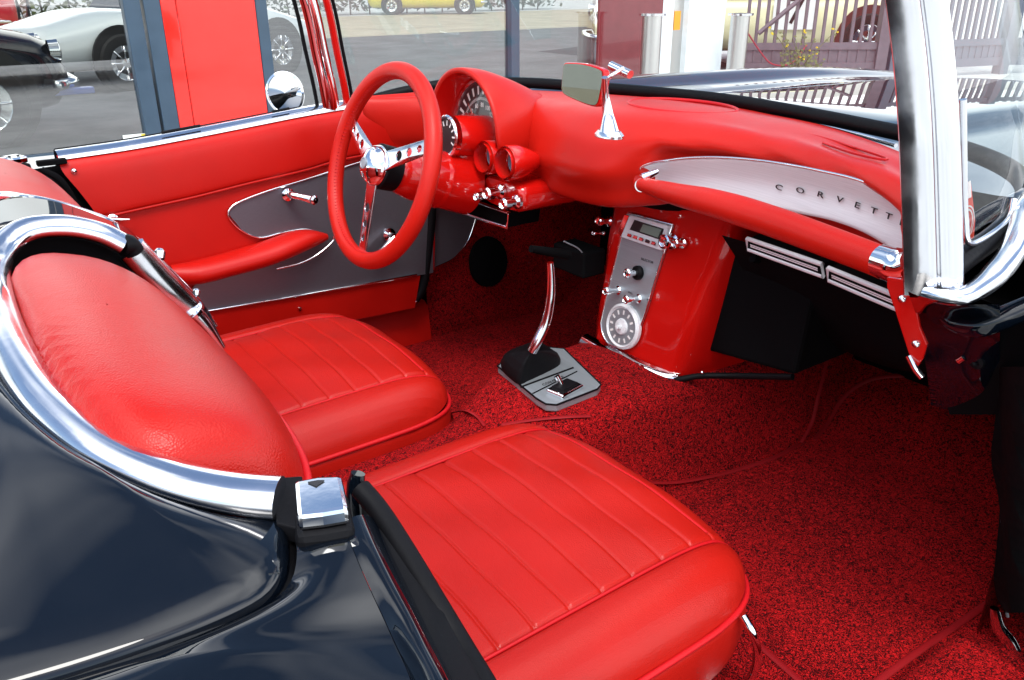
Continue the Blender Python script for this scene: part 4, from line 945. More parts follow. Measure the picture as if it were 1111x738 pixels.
# trapezoid aluminium plate on the face
def onst(px, py, off=-.004):
    X = .94
    for _ in range(6): p = at(px, py, X=X); X = stx(p.z)+off
    return p
pl = [onst(683, 231), onst(731, 244), onst(721, 276), onst(711, 308), onst(702, 338), onst(692, 362), onst(685, 373), onst(674, 377), onst(662, 373), onst(655, 362), onst(653, 350), onst(659, 322), onst(667, 290), onst(675, 258)]
plo = catmull(pl[2:], 40)
outline = [pl[0], pl[1]]+[pl[2], pl[3], pl[4]]+catmull(pl[4:11], 24)[1:]+[pl[11], pl[12], pl[13]]
nst = Vector((-1, 0, .16)).normalized()
poly('face_plate', [p-nst*.002 for p in outline], .005, nst, M['plate'], st, bev=.001)
tube('plate_bead', [p+nst*.003 for p in outline]+[outline[0]+nst*.003], .0022, M['chrome'], st, seg=8, smoothpath=False)
# radio
ra, rb, rc, rd = [onst(x, y) for x, y in ((684, 232), (730, 245), (722, 272), (675, 256))]
rx = (rb-ra); ry = (rd-ra)
def rp(u, v, o=0): return ra+rx*u+(rd-ra)*v*(1-u)+(rc-rb)*v*u+nst*o
radio = poly('radio', [rp(.0, .0, .002), rp(1.0, .0, .002), rp(1.0, 1.0, .002), rp(.0, 1.0, .002)], .010, nst, M['silver'], st, bev=.0015)
poly('radio_dial', [rp(.25, .14, .0125), rp(.93, .16, .0125), rp(.93, .60, .0125), rp(.22, .58, .0125)], .0012, nst, M['dial'], radio)
poly('dial_window', [rp(.48, .2, .0142), rp(.90, .2, .0142), rp(.88, .54, .0142), rp(.46, .52, .0142)], .0008, nst, plain('green_dial', (.16, .24, .2), .2), radio)
for k in range(5): poly('push_button', [rp(.24+.14*k, .72, .0125), rp(.34+.14*k, .72, .0125), rp(.34+.14*k, .86, .0125), rp(.24+.14*k, .86, .0125)], .006, nst, M['chrome'], radio, bev=.001)
poly('radio_side_bar', [rp(.0, .02, .012), rp(.12, .02, .012), rp(.10, .98, .012), rp(.0, .98, .012)], .004, nst, M['chrome'], radio, bev=.001)
# knobs, switch gear
def sknob(px, py, r, l, lab=None, ring=True, mat=None):
    p = onst(px, py, -.006)
    o = lathe('control_knob', [(r*1.1, 0), (r*1.1, l*.12), (r*.7, l*.2), (r*.55, l*.6), (r*.95, l*.7), (r*1.0, l*.95), (r*.75, l), (r*.6, l*.96), (0, l*.95)], p, nst, mat or M['chrome'], st, 24, label=lab)
    return o
sknob(661, 240, .0095, .032); sknob(655, 253, .0045, .03)
sknob(730, 262, .0135, .026); sknob(741, 264, .0085, .024)
sknob(693, 296, .0095, .034); sknob(672, 315, .0085, .040); sknob(694, 324, .0085, .040)
lathe('black_collar', [(.014, 0), (.014, .006), (.010, .009), (0, .009)], onst(693, 296, -.007), nst, M['rubber'], st)
# clock
cc = onst(678, 354, -.006)
clk = lathe('clock', [(.046, 0), (.046, .007), (.041, .012), (.038, .008), (0, .007)], cc, nst, M['silver'], st, 48)
lathe('clock_face', [(.037, 0), (.037, .0015), (0, .0018)], cc+nst*.0075, nst, M['plate'], clk, 40)
lathe('clock_centre', [(.017, 0), (.015, .004), (.006, .006), (.004, .014), (0, .015)], cc+nst*.009, nst, M['silver'], clk, 30)
d_, u_, w_ = frame_axes(nst)
V, F = [], []
for k in range(12):
    a = k*math.pi/6; c = cc+nst*.0098+(w_*math.cos(a)+u_*math.sin(a))*.029
    b = len(V); e1 = (w_*math.cos(a)+u_*math.sin(a))*.0045; e2 = (-w_*math.sin(a)+u_*math.cos(a))*.0022
    V += [c-e1-e2, c-e1+e2, c+e1+e2, c+e1-e2]; F.append((b, b+1, b+2, b+3))
mesh('hour_marks', V, F, M['white'], clk, smooth=False, fix=False)
text('panel_lettering', [('SELECTOR', .0065, onst(702, 283, -.0076), (0, -1, 0), (.16, 0, 1), 1.1), ('PULL', .005, onst(684, 318, -.0076), (0, -1, 0), (.16, 0, 1), 1.1), ('TEMP', .005, onst(704, 326, -.0076), (0, -1, 0), (.16, 0, 1), 1.1)], M['dark'], st, .0002)
# chrome sill at the foot
ft = [onst(632, 368, -.012), onst(650, 378, -.016), onst(675, 391, -.020), onst(700, 402, -.018), onst(720, 409, -.008), onst(735, 411, .01)]
loft('foot_trim', [[p+Vector((.012, 0, .010)) for p in ft], [p+Vector((0, 0, .007)) for p in ft], [p+Vector((-.010, 0, -.006)) for p in ft], [p+Vector((-.010, 0, -.016)) for p in ft]], M['chrome'], st, n=40, across=14)
tube('foot_seal', [at(x, y, X=X_) for x, y, X_ in ((700, 406, .90), (730, 412, .92), (760, 408, .95), (800, 408, .98), (860, 409, .985))], .006, M['rubber'], car, n=40)
V, F = [], []
for x, y, X_ in ((733, 407, .915), (762, 404, .945)): latheVF([(.0035, 0), (.003, .003), (0, .004)], at(x, y, X=X_), nst, 10, V, F)
mesh('screw', V, F, M['chrome'], car)
# ---------------------------------------------------------------- gear lever, boot and console plate
cn = empty('shifter_console', (.7, 0, .46), 0, car); cn['label'] = 'brushed metal console plate with gear lever boot and window switch'
PZ = .468
pp = [at(x, y, Z=PZ) for x, y in ((540, 399), (546, 393), (566, 385), (590, 378), (612, 380), (652, 419), (648, 424), (604, 441), (592, 440), (582, 434))]
poly('console_plate', [p+Vector((0, 0, -.012)) for p in pp], .016, (0, 0, 1), M['plate'], cn, bev=.003)
tube('plate_edge', [p+Vector((0, 0, .003)) for p in pp]+[pp[0]+Vector((0, 0, .003))], .0018, M['rubber'], cn, smoothpath=False, seg=6)
tube('groove', [at(565, 420, Z=PZ+.005), at(622, 399, Z=PZ+.005)], .0018, M['rubber'], cn, n=4, seg=6)
tube('groove', [at(578, 427, Z=PZ+.005), at(626, 403, Z=PZ+.005)], .0012, M['rubber'], cn, n=4, seg=6)
text('shift_pattern', [('CORVETTE', .011, at(600, 413, Z=PZ+.0048), at(622, 404, Z=PZ)-at(590, 417, Z=PZ), (1, 0, 0), 1.0)], M['dark'], cn, .0002)
# boot: tapered folds
bc = [at(x, y, Z=PZ+.004) for x, y in ((545, 402), (562, 417), (572, 414), (606, 397), (602, 390), (585, 380), (572, 382), (548, 392))]
cb = sum(bc, Vector())/len(bc); top0 = at(586, 381, Y=0.0); top0 = Vector((.672, .008, .545))
secs = []
for s_, dz in ((1.0, 0), (1.02, .010), (.96, .022), (.90, .030), (.84, .034), (.70, .044), (.66, .047), (.40, .060), (.30, .064), (.17, .070), (.10, .074)):
    c = cb.lerp(Vector((top0.x, top0.y, cb.z)), 1-s_)
    secs.append([c+(p-cb)*s_+Vector((0, 0, dz*.82)) for p in bc])
loft('shift_boot', secs, M['rubber'], cn, n=40, closed_u=True, across=44)
lv = [Vector((.672, .008, .535)), at(582, 372, Y=.004), at(592, 350, Y=.002), at(597, 325, Y=0), at(598, 305, Y=0), at(597, 285, Y=0)]
tube('gear_lever', lv, [.0105, .0104, .0098, .0090, .0080, .0066], M['chrome2'], cn, n=50, seg=16, flat=.9, up=(-.5, .4, .3), label='bent flat chrome gear lever without a knob')
# the black T handle higher up near the column
tube('brake_handle', [at(576, 270, Y=.10), at(600, 274, Y=.10), at(616, 277, Y=.10)], [.007, .009, .010], M['blackplastic'], car, n=12)
box('bracket_box', at(628, 280, Y=.17), (.06, .10, .055), M['blackplastic'], car, bev=.006)
tube('bracket_edge', [at(612, 262, Y=.13), at(630, 272, Y=.13), at(640, 292, Y=.13)], .0014, M['plate'], car, n=10)
# window switch
swc = at(613, 422, Z=PZ+.008); ax = (at(636, 413, Z=PZ)-at(600, 432, Z=PZ)).normalized(); rot = Matrix.Rotation(math.atan2(ax.y, ax.x), 3, 'Z')
sw_ = box('window_switch', swc, (.062, .040, .010), M['chrome'], cn, bev=.004, rot=rot)
box('switch_face', swc+Vector((0, 0, .007)), (.044, .028, .006), M['rubber'], sw_, bev=.002, rot=rot)
tube('switch_lever', [swc+Vector((-.004, .004, .006)), swc+Vector((-.010, .012, .024))], [.004, .0055], M['chrome'], sw_, n=8)
# ---------------------------------------------------------------- instruments
PC = Vector((.79, .383, .868))
secs = []
for (x, r_, dz, dy_, k) in ((.775, .118, .0, .0, 1), (.772, .124, 0, 0, 1), (.778, .129, 0, 0, 1), (.82, .125, -.002, 0, 1), (.88, .110, -.008, -.002, 1), (.95, .084, -.014, -.005, 1), (1.01, .050, -.006, -.010, 1), (1.035, .020, .002, -.012, 1)):
    secs.append([(x+.035*max(0, -math.sin(a)), PC.y+dy_+math.cos(a)*r_, PC.z+dz+math.sin(a)*r_*(.96 if math.sin(a) > 0 else 1.0)) for a in [math.pi*(-.22+1.44*i/48) for i in range(49)]])
loft('instrument_hood', secs, M['pad'], dash, n=49, across=50, raw=False)
loft('hood_lining', [[(.775, PC.y+math.cos(a)*.118, PC.z+math.sin(a)*.115) for a in [math.pi*(-.22+1.44*i/48) for i in range(49)]], [(.835, PC.y+math.cos(a)*.104, PC.z+math.sin(a)*.102) for a in [math.pi*(-.22+1.44*i/48) for i in range(49)]]], M['redpaint'], dash, n=49, across=8)
SPC = Vector((.822, PC.y, PC.z-.004)); nd = Vector((-1, 0, .12)).normalized(); d_, u_, w_ = frame_axes(nd)
spd = lathe('speedometer', [(.104, -.012), (.108, .0), (.105, .007), (.098, .007), (.096, .0), (0, .0)], SPC, nd, M['chrome2'], dash, 64)
lathe('dial_face', [(.097, 0), (.097, .0015), (0, .0015)], SPC+nd*.0005, nd, M['dial'], spd, 48)
V, F = [], []; V2, F2 = [], []
for k in range(15):
    a = math.pi*(-.02+1.04*k/14); c = SPC+nd*.0035+(w_*math.cos(a)+u_*math.sin(a))*.081
    e1 = (w_*math.cos(a)+u_*math.sin(a))*.0085; e2 = (-w_*math.sin(a)+u_*math.cos(a))*.0035
    b = len(V); V += [c-e1-e2*.7, c-e1+e2*.7, c+e1+e2, c+e1-e2]; F.append((b, b+1, b+2, b+3))
for k in range(57):
    a = math.pi*(-.02+1.04*k/56); c = SPC+nd*.0035+(w_*math.cos(a)+u_*math.sin(a))*.064
    e1 = (w_*math.cos(a)+u_*math.sin(a))*.0028; e2 = (-w_*math.sin(a)+u_*math.cos(a))*.0007
    b = len(V); V += [c-e1-e2, c-e1+e2, c+e1+e2, c+e1-e2]; F.append((b, b+1, b+2, b+3))
mesh('speed_marks', V, F, M['white'], spd, smooth=False, fix=False)
text('speed_numbers', [(str(s_*20), .013, SPC+nd*.0036+(w_*math.cos(a)+u_*math.sin(a))*.051, (0, -1, 0), (0, 0, 1), .9) for s_ in range(9) for a in [math.pi*(1.02-1.04*s_/8)]], M['white'], spd, .0003)
poly('needle', [SPC+nd*.006+w_*.004, SPC+nd*.006-w_*.004, SPC+nd*.006-w_*.05+u_*.05], .001, nd, M['redprint'], spd)
q = SPC+nd*.002; poly('odometer_panel', [q+w_*-.03+u_*-.03, q+w_*.03+u_*-.03, q+w_*.034+u_*-.075, q+w_*-.034+u_*-.075][::-1], .004, nd, M['bluegrey'], spd)
# a pale reflection disc would be painted light, so the lens is real glass
lathe('lens', [(.096, .0), (.06, .006), (0, .008)], SPC+nd*.008, nd, M['glass'], spd, 40)
# lower red cluster body and column shroud
secs = []
for (x, ry, rz, zc) in ((.735, .050, .050, .815), (.738, .066, .062, .812), (.75, .078, .070, .812), (.80, .090, .076, .814), (.86, .105, .085, .818), (.93, .125, .08, .83)):
    secs.append([(x, .425+math.cos(a)*ry, zc+math.sin(a)*rz) for a in [2*math.pi*i/48 for i in range(48)]])
loft('cluster_housing', secs, M['redpaint'], dash, closed_u=True, n=48, across=30)
mesh('cluster_front', [(.735, .425+math.cos(2*math.pi*i/32)*.051, .815+math.sin(2*math.pi*i/32)*.051) for i in range(32)], [tuple(range(32))], M['redpaint'], dash, smooth=False)
tc_ = at(485, 148, X=.725)
lathe('tachometer_housing', [(.036, .0), (.040, -.01), (.042, -.05), (.044, -.11)], tc_, (-1, 0, .1), M['redpaint'], dash, 40)
tac = lathe('tachometer', [(.041, -.010), (.042, .002), (.039, .006), (.035, .004), (.034, -.002), (0, -.002)], tc_, (-1, 0, .1), M['chrome'], dash, 40)
lathe('dial_face', [(.0345, 0), (.0345, .001), (0, .001)], tc_+Vector((-.0002, 0, 0)), (-1, 0, .1), M['dial'], tac, 40)
V, F = [], []; nd2 = Vector((-1, 0, .1)).normalized(); d2_, u2_, w2_ = frame_axes(nd2)
for k in range(9):
    a = math.pi*(-.15+1.3*k/8); c = tc_+nd2*.0016+(w2_*math.cos(a)+u2_*math.sin(a))*.026; e1 = (w2_*math.cos(a)+u2_*math.sin(a))*.005; e2 = (-w2_*math.sin(a)+u2_*math.cos(a))*.0016
    b = len(V); V += [c-e1-e2, c-e1+e2, c+e1+e2, c+e1-e2]; F.append((b, b+1, b+2, b+3))
mesh('rev_marks', V, F, M['white'], tac, smooth=False, fix=False)
for px_, py_ in ((528, 171), (551, 177)):
    g = at(px_, py_, X=.772)
    lathe('gauge_cowl', [(.0285, .012), (.0285, -.0), (.031, .0), (.0325, .006), (.034, .002), (.034, -.02), (.022, -.055), (.006, -.09)], g+Vector((0, 0, 0)), (-1, 0, .05), M['redpaint'], dash, 36)
    gg = lathe('small_gauge', [(.030, -.03), (.0285, -.018), (.025, -.014), (.023, -.018), (0, -.018)], g, (-1, 0, .05), M['chrome'], dash, 32)
    lathe('dial_face', [(.0232, 0), (.0, .001)], g+Vector((.0165, 0, 0)), (-1, 0, .05), M['bluegrey'], gg, 28)
    lathe('cowl_lining', [(.029, .006), (.029, -.028)], g, (-1, 0, .05), M['pad'], dash, 36)
blk = [(.80, .335, .775), (.80, .20, .775), (.80, .215, .735), (.80, .33, .735)]
secs = []
for x, s_ in ((.785, .86), (.79, .95), (.80, 1.0), (.88, 1.0), (.93, 1.0)):
    c = Vector((x, .262, .758)); secs.append([(x, c.y+math.copysign(abs(math.cos(a))**.5, math.cos(a))*.070*s_, c.z+math.copysign(abs(math.sin(a))**.5, math.sin(a))*.030*s_) for a in [2*math.pi*i/40 for i in range(40)]])
loft('switch_block', secs, M['redpaint'], dash, closed_u=True, n=40, across=16)
mesh('switch_block_front', [(x, y, z) for x, y, z in secs[0]], [tuple(range(40))], M['redpaint'], dash, smooth=False)
for px_, py_, r_ in ((544, 208, .0125), (562, 219, .0115), (533, 211, .009)):
    p = at(px_, py_, X=.782); lathe('control_knob', [(r_*1.25, 0), (r_*1.2, .006), (r_*.7, .010), (r_*.7, .020), (r_, .024), (r_, .038), (r_*.75, .042), (r_*.5, .038), (0, .038)], p, (-1, -.1, .05), M['chrome'], dash, 24)
# ---------------------------------------------------------------- steering wheel
TL = R(18.2); SWC = Vector((.574, .368, .822)); nW = Vector((-math.cos(TL), 0, math.sin(TL))).normalized(); uW = Vector((math.sin(TL), 0, math.cos(TL))); wW = Vector((0, 1, 0))
def wp(a, r_, h=0): return SWC+(wW*math.cos(a)+uW*math.sin(a))*r_+nW*h
sw = tube('steering_wheel', [wp(2*math.pi*i/48, .183) for i in range(48)], .0165, M['pad'], car, n=120, closed=True, seg=20, label='red leather rimmed steering wheel with three drilled chrome spokes')
# wrap stitching on the inner edge
V, F = [], []
for i in range(150):
    a = 2*math.pi*i/150; tubeVF([wp(a, .1695, .010), wp(a+.012, .1672, .0035)], .0009, 4, V=V, F=F)
mesh('stitching', V, F, M['piping'], sw, fix=False)
def spoke(a):
    # plate with three round holes, built by bridging an outline grid
    er = Vector(wW*math.cos(a)+uW*math.sin(a)); et = Vector(-wW*math.sin(a)+uW*math.cos(a))
    bm = bmesh.new(); outer = [(.030, -.019), (.172, -.0135), (.172, .0135), (.030, .019)]
    vo = [bm.verts.new((x, y, 0)) for x, y in outer]; ed = [bm.edges.new((vo[i], vo[(i+1) % 4])) for i in range(4)]
    for hx, hr in ((.082, .0092), (.113, .0078), (.142, .0066)):
        hv = [bm.verts.new((hx+math.cos(2*math.pi*k/20)*hr, math.sin(2*math.pi*k/20)*hr, 0)) for k in range(20)]
        ed += [bm.edges.new((hv[i], hv[(i+1) % 20])) for i in range(20)]
    bmesh.ops.triangle_fill(bm, edges=ed, use_beauty=True)
    me = bpy.data.meshes.new('spoke')
    for v in bm.verts:
        r_ = v.co.x; v.co = SWC+er*r_+et*v.co.y+nW*(.008*(1-(r_/.17)**2)*1.5-.002)
    bm.to_mesh(me); bm.free(); o = link('spoke', me, M['silver'] if False else M['chrome2'], sw, smooth=False); solid(o, .003, 0, .0006)
for a in (R(158), R(22), R(-90)): spoke(a)
lathe('hub', [(.040, -.012), (.040, .010), (.036, .020), (.026, .030), (.012, .035), (0, .036)], SWC, nW, M['chrome'], sw, 40)
lathe('hub_ring', [(.043, -.03), (.044, .004), (.040, .007)], SWC, nW, M['rubber'], sw, 40)
V, F = [], []
hc = SWC+nW*.0365
lathe('hub_emblem', [(.011, -.001), (.011, .001), (.009, .0015), (.008, .0005), (0, .0008)], hc, nW, M['plate'], sw, 30)
lathe('steering_column', [(.030, .0), (.044, -.02), (.052, -.05), (.056, -.10), (.060, -.19)], SWC-nW*.02, nW, M['redpaint'], car, 36)
lathe('column_collar', [(.045, -.0), (.058, -.03), (.0585, -.036), (.045, -.05)], SWC-nW*.10, nW, M['redpaint'], car, 36)
tube('indicator_stalk', [SWC-nW*.05, SWC-nW*.055+wW*.06+uW*-.005, SWC-nW*.06+wW*.12+uW*-.012], [.004, .0035, .0055], M['chrome'], car, n=14)
# ---------------------------------------------------------------- mirror on its stalk
mf = at(632, 91, Y=-.01); nm = (C-mf).normalized(); nm = Vector((-.93, -.02, .06)).normalized(); 
d_, u_, w_ = frame_axes((-.80, .02, .055))
def mq(px_, py_): 
    r_ = ray(px_, py_); t = (mf-C).dot(d_)/r_.dot(d_); return C+t*r_
o_ = catmull([mq(613, 68), mq(634, 69), mq(653, 75), mq(656, 82), mq(653, 102), mq(649, 115), mq(640, 115), mq(622, 108), mq(610, 101), mq(609, 90), mq(611, 72)], 40, True)
mh = poly('mirror_housing', [p for p in o_], .012, -d_, M['redpaint'], car, bev=.002, label='rear view mirror with a red edge and chrome stalk')
cm = sum(o_, Vector())/len(o_)
poly('mirror_glass', [cm+(p-cm)*.93+d_*.0008 for p in o_], .001, d_, M['dimmirror'], mh)  # dark olive tint of the glass stands in for a dark reflection
sb = at(661, 146, Z=.938)
hd = at(655, 80, X=sb.x-.0)
tube('mirror_stalk', [sb, at(660, 128, X=sb.x+.004), at(657, 105, X=sb.x), at(656, 84, X=sb.x-.01)], [.016, .0085, .0055, .0045], M['chrome2'], mh, n=30, seg=14)
lathe('stalk_foot', [(.0, .006), (.017, .006), (.022, 0), (.022, -.004)], sb, (0, 0, 1), M['chrome2'], mh, 24, sx=1.2, sy=.8)
tube('mirror_pivot', [at(656, 88, X=sb.x), at(664, 82, X=sb.x), at(676, 74, X=sb.x+.02)], .003, M['chrome'], mh, n=10)
tube('pivot_clamp', [at(663, 71, X=sb.x+.03), at(684, 81, X=sb.x+.03)], .0065, M['chrome'], mh, n=6)
# ---------------------------------------------------------------- windscreen: glass, pillars, header
top_r = [(.530, -.640, 1.30), (.66, -.625, 1.315), (.76, -.56, 1.325), (.84, -.42, 1.335), (.89, -.24, 1.34), (.91, -.1, 1.342), (.915, 0, 1.342)]
TOP = [V3(p) for p in top_r]+[Vector((p[0], -p[1], p[2])) for p in reversed(top_r[:-1])]
a_, b_ = catmull(WBall, 60), catmull(TOP, 60)
loft('windscreen_glass', [a_, [p.lerp(q, .5)+Vector((.012, (p.y)*.02, 0)) for p, q in zip(a_, b_)], b_], M['glass'], car, n=60, across=14)
tube('windscreen_header', TOP, .016, M['chrome'], car, n=60)
def pillar(sy):
    if sy < 0:
        cl = [at(988, -60, Y=-.655), at(994, 0, Y=-.66), at(1003, 75, Y=-.67), at(1008, 150, Y=-.68), at(1011, 240, Y=-.69), at(1013, 313, Y=-.70)]
        ax_ = None
    else:
        cl = [Vector((p.x, -p.y, p.z)) for p in [at(988, -60, Y=-.655), at(994, 0, Y=-.66), at(1003, 75, Y=-.67), at(1008, 150, Y=-.68), at(1011, 240, Y=-.69), at(1013, 313, Y=-.70)]]
    cl = [Vector((.505, sy*.64, 1.31))]+[p for p in cl[0:]]
    cl[1] = cl[0].lerp(cl[2], .6)
    path = catmull(cl, 40)
    # faceted section: outer face, groove, rear bead (local axes: fore-aft and across)
    secs = []
    for i, p in enumerate(path):
        k = i/39; w_a, w_b = .0215+.005*k, .016+.003*k
        T = (path[min(39, i+1)]-path[max(0, i-1)]).normalized(); v = Vector((-.88, sy*.47, 0)); v = (v-T*v.dot(T)).normalized(); u = T.cross(v)
        if u.x < 0: u = -u
        prof = [(-1.0, .4), (-1.0, .70), (-.96, .84), (-.7, .93), (-.3, 1.0), (.02, 1.02), (.12, .97), (.17, .80), (.23, .80), (.28, .95), (.5, .94), (.75, .82), (.95, .60), (1.02, .3), (1.02, -.3), (.8, -.7), (.5, -.72), (.46, -.95), (.1, -.98), (.04, -.78), (-.1, -.78), (-.16, -.95), (-.5, -.85), (-.9, -.5)]
        secs.append([p+u*(a*w_a)+v*(b*w_b) for a, b in prof])
    V = [q for s_ in secs for q in s_]; m = len(prof); F = [(j*m+i, j*m+(i+1) % m, (j+1)*m+(i+1) % m, (j+1)*m+i) for j in range(39) for i in range(m)]
    F += [tuple(range(m)), tuple(range(39*m, 40*m))]
    o = sharp(mesh('windscreen_pillar', V, F, M['chrome2'] if sy < 0 else M['chrome'], car, label='thick chrome windscreen pillar in the right foreground' if sy < 0 else 'far chrome windscreen pillar by the driver door'), 50)
    inner = [p+Vector((.036, -sy*.006, .0)) for p in path]
    tube('pillar_trim', inner[2:], .008 if sy > 0 else .006, M['redpaint'], o, n=30, seg=12, label='red inner strip of the pillar')
    if sy > 0: tube('pillar_seal', [p+Vector((-.030, sy*.006, 0)) for p in path[2:38]], .0045, M['rubber'], o, n=30, seg=8)
    tube('glass_seal', [p+Vector((.050, sy*-.006, 0)) for p in path[2:]], .004, M['rubber'], o, n=30, seg=8)
    return o, path
pr, path_r = pillar(-1); plh, path_l = pillar(1)
# chrome sweep at the pillar foot (right), continuing forward under the glass
swp = [at(1003, 318, Y=-.705), at(1022, 322, Y=-.722), at(1045, 322, Y=-.735), at(1072, 305, Y=-.735), at(1094, 280, Y=-.73), at(1107, 250, Y=-.72), at(1112, 225, Y=-.70), at(1120, 205, Y=-.66)]
tube('pillar_foot_moulding', swp, [.006, .0095, .0125, .0125, .0115, .010, .009, .008], M['chrome2'], car, n=60, seg=18, label='chrome sweep round the foot of the right pillar')
GB = bvh(['windscreen_glass'])
tube('inner_frame', snap(((1040, 108), (1041, 180), (1043, 238), (1050, 264), (1062, 273), (1076, 262), (1088, 240), (1096, 216)), .004, GB), .0032, M['chrome2'], car, n=60, seg=10)
# sticker on the glass
s0 = at(1047, 230, X=.80)
ex = (at(1062, 228, X=.80)-at(1040, 230, X=.80)).normalized(); 
cs = [at(x, y, X=.80) for x, y in ((1035, 208), (1053, 196), (1058, 240), (1055, 276), (1040, 270))]
stk = empty('windscreen_sticker', s0); tag(stk, 'red and white round-emblem sticker on the windscreen corner by the right pillar', 'sticker')
poly('sticker_sheet', cs, .0008, (-1, 0, 0), M['redprint'], stk)
poly('white_strip', [at(x, y, X=.7985) for x, y in ((1035, 209), (1053, 196), (1054, 214), (1036, 222))], .0008, (-1, 0, 0), M['white'], stk)
def ring2(r_, wd, n_=28):
    V, F = [], []
    e1 = (at(1057, 245, X=.797)-at(1047, 245, X=.797)).normalized(); e2 = Vector((0, 0, 1)); c = at(1047, 245, X=.797)
    for k in range(n_):
        a = 2*math.pi*k/n_
        V += [c+e1*math.cos(a)*r_*.75+e2*math.sin(a)*r_*1.9, c+e1*math.cos(a)*(r_-wd)*.75+e2*math.sin(a)*(r_-wd)*1.9]
    F = [(2*k, 2*((k+1) % n_), 2*((k+1) % n_)+1, 2*k+1) for k in range(n_) if True]
    mesh('emblem_ring', V, F, M['white'], stk, smooth=False, fix=False)
ring2(.0125, .0010); ring2(.0105, .0012); ring2(.006, .0008)
# ---------------------------------------------------------------- red end bracket, hinge area of the right side
bk = [(962, 301), (992, 306), (993, 330), (998, 355), (1006, 374), (1001, 390), (995, 399), (986, 385), (978, 360), (970, 335), (962, 312)]
kb = [at(x, y, X=.70+.0004*(y-300)) for x, y in bk]
poly('dash_end_bracket', kb, .006, (1, .2, 0), M['redpaint'], car, bev=.0015, label='flat red painted bracket at the end of the dashboard')
V, F = [], []
for x, y in ((979, 324), (994, 373)): latheVF([(.0045, 0), (.004, .003), (0, .004)], at(x, y, X=.70+.0004*(y-300)-.001), (-1, 0, 0), 12, V, F)
mesh('bracket_screw', V, F, M['chrome'], car)
tube('bracket_hook', [at(986, 386, X=.735), at(993, 400, X=.735), at(1001, 410, X=.735)], .004, M['chrome2'], car, n=10, seg=8)
# black pillar base and cowl side
loft('pillar_base', [[at(985, 316, Y=-.70), at(1000, 322, Y=-.715), at(1040, 330, Y=-.74), at(1085, 330, Y=-.75)], [at(996, 350, X=.76), at(1015, 352, X=.75), at(1045, 352, X=.75), at(1085, 352, X=.76)], [at(1005, 400, X=.80), at(1030, 405, X=.80), at(1060, 408, X=.81), at(1085, 400, X=.82)], [at(1010, 440, X=.86), at(1030, 445, X=.86), at(1060, 445, X=.86), at(1090, 445, X=.86)]], M['black'], car, n=30, across=24)
tube('body_edge', [at(1022, 338, X=.735), at(1035, 350, X=.735), at(1060, 354, X=.735), at(1085, 346, X=.745), at(1111, 335, X=.76), at(1150, 318, X=.78)], [.008, .012, .013, .013, .012, .012], M['black'], car, n=50, seg=16, label='rolled black body edge below the chrome sweep')
loft('fender_jamb', [[at(1015, 368, X=.79), at(1060, 362, X=.79), at(1160, 335, X=.79)], [at(1018, 400, X=.83), at(1060, 405, X=.82), at(1160, 405, X=.82)], [at(1030, 450, X=.86), at(1075, 450, X=.85), at(1160, 450, X=.84)]], M['blackplastic'], car, n=24, across=16, label='black hinge area below the right windscreen pillar')
tube('hinge_bolt', [at(1040, 392, X=.79), at(1046, 388, X=.79)], .004, M['chrome2'], car, n=6)
lathe('hinge_grommet', [(.009, 0), (.008, .004), (.004, .005), (0, .002)], at(1061, 393, X=.80), (-1, 0, 0), M['rubber'], car, 18)
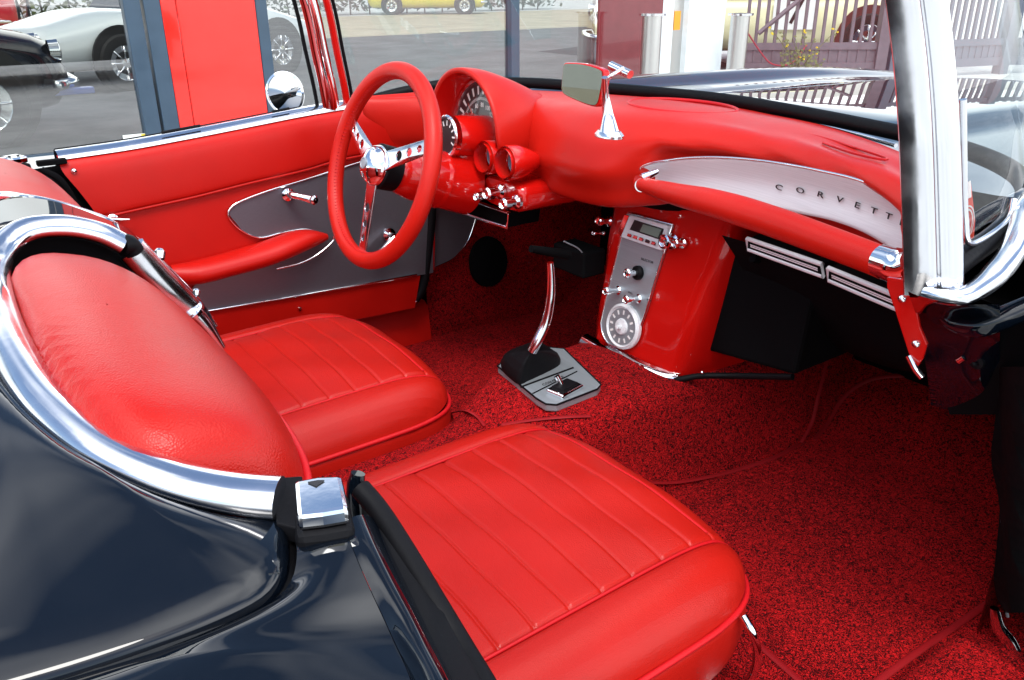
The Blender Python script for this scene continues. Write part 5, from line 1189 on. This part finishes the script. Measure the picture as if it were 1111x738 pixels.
# ---------------------------------------------------------------- hood, fenders, cowl
rows = []
for j in range(40):
    x = .98+2.0*j/39; row = []
    for i in range(61):
        y = -.88+1.76*i/60; ay = abs(y)
        z = .905-.045*(x-1.0)/2-.05*max(0, (x-2.0))**2
        z += -.02*(ay/.6)**2 if ay < .58 else -.0187
        z += .030*math.exp(-((ay-.70)/.10)**2)*min(1, (x-.98)/.5+.35)          # fender crown
        z += .016*(1 if ay < .26 else max(0, 1-(ay-.26)/.05))*min(1, max(0, (x-1.15)/.2))   # raised centre
        if ay > .80: z -= .16*((ay-.80)/.08)**2
        if ay > .44 and x < 1.2: z -= .0
        row.append((x, y, z))
    rows.append(row)
rows.append([(p[0]+.10, p[1]*.97, p[2]-.12) for p in rows[-1]]); rows.append([(p[0]+.02, p[1]*.95, .45) for p in rows[-1]])
loft('hood', rows, M['black'], car, raw=True, label='shiny black hood and front fenders seen through the windscreen')
for sy in (1, -1):
    loft('cowl_side', [[(.765, sy*.73, .858), (.79, sy*.86, .80)], [(.85, sy*.70, .878), (.86, sy*.88, .785)], [(.975, sy*.63, .885), (.975, sy*.875, .765)]], M['black'], car, n=16, across=16)
    loft('front_fender_side', [[(.86, sy*.875, .80), (2.95, sy*.875, .70)], [(.86, sy*.89, .5), (2.95, sy*.86, .45)], [(.86, sy*.87, .25), (2.95, sy*.80, .25)]], M['black'], car, n=20, across=8)
tube('wiper_arm', [at(800, 118, X=1.20), at(860, 128, X=1.18), at(920, 143, X=1.14), at(972, 158, X=1.08)], .0035, M['chrome2'], car, n=20, seg=8)
tube('wiper_blade', [at(668, 96, X=1.16), at(710, 100, X=1.16), at(760, 111, X=1.155)], .0085, M['rubber'], car, n=20, seg=8, label='black wiper blade resting on the cowl')
# side mirror on the driver door
smc = at(310, 101, Y=1.02)
d_ = Vector((-.62, -.62, .02)).normalized()
sm = lathe('side_mirror', [(0, -.045), (.030, -.038), (.048, -.012), (.053, .0), (.0535, .006), (.048, .008), (.047, .004), (0, .004)], smc, d_, M['chrome'], car, 48, label='round chrome mirror on the driver door', sx=.95, sy=1.0)
lathe('mirror_glass', [(.047, .0), (0, .0008)], smc+d_*.0055, d_, M['mirror'], sm, 40)
tube('mirror_foot', [smc+Vector((.01, -.01, -.045)), smc+Vector((.03, -.05, -.07)), at(345, 127, Y=.80)], [.008, .009, .014], M['chrome'], sm, n=14)
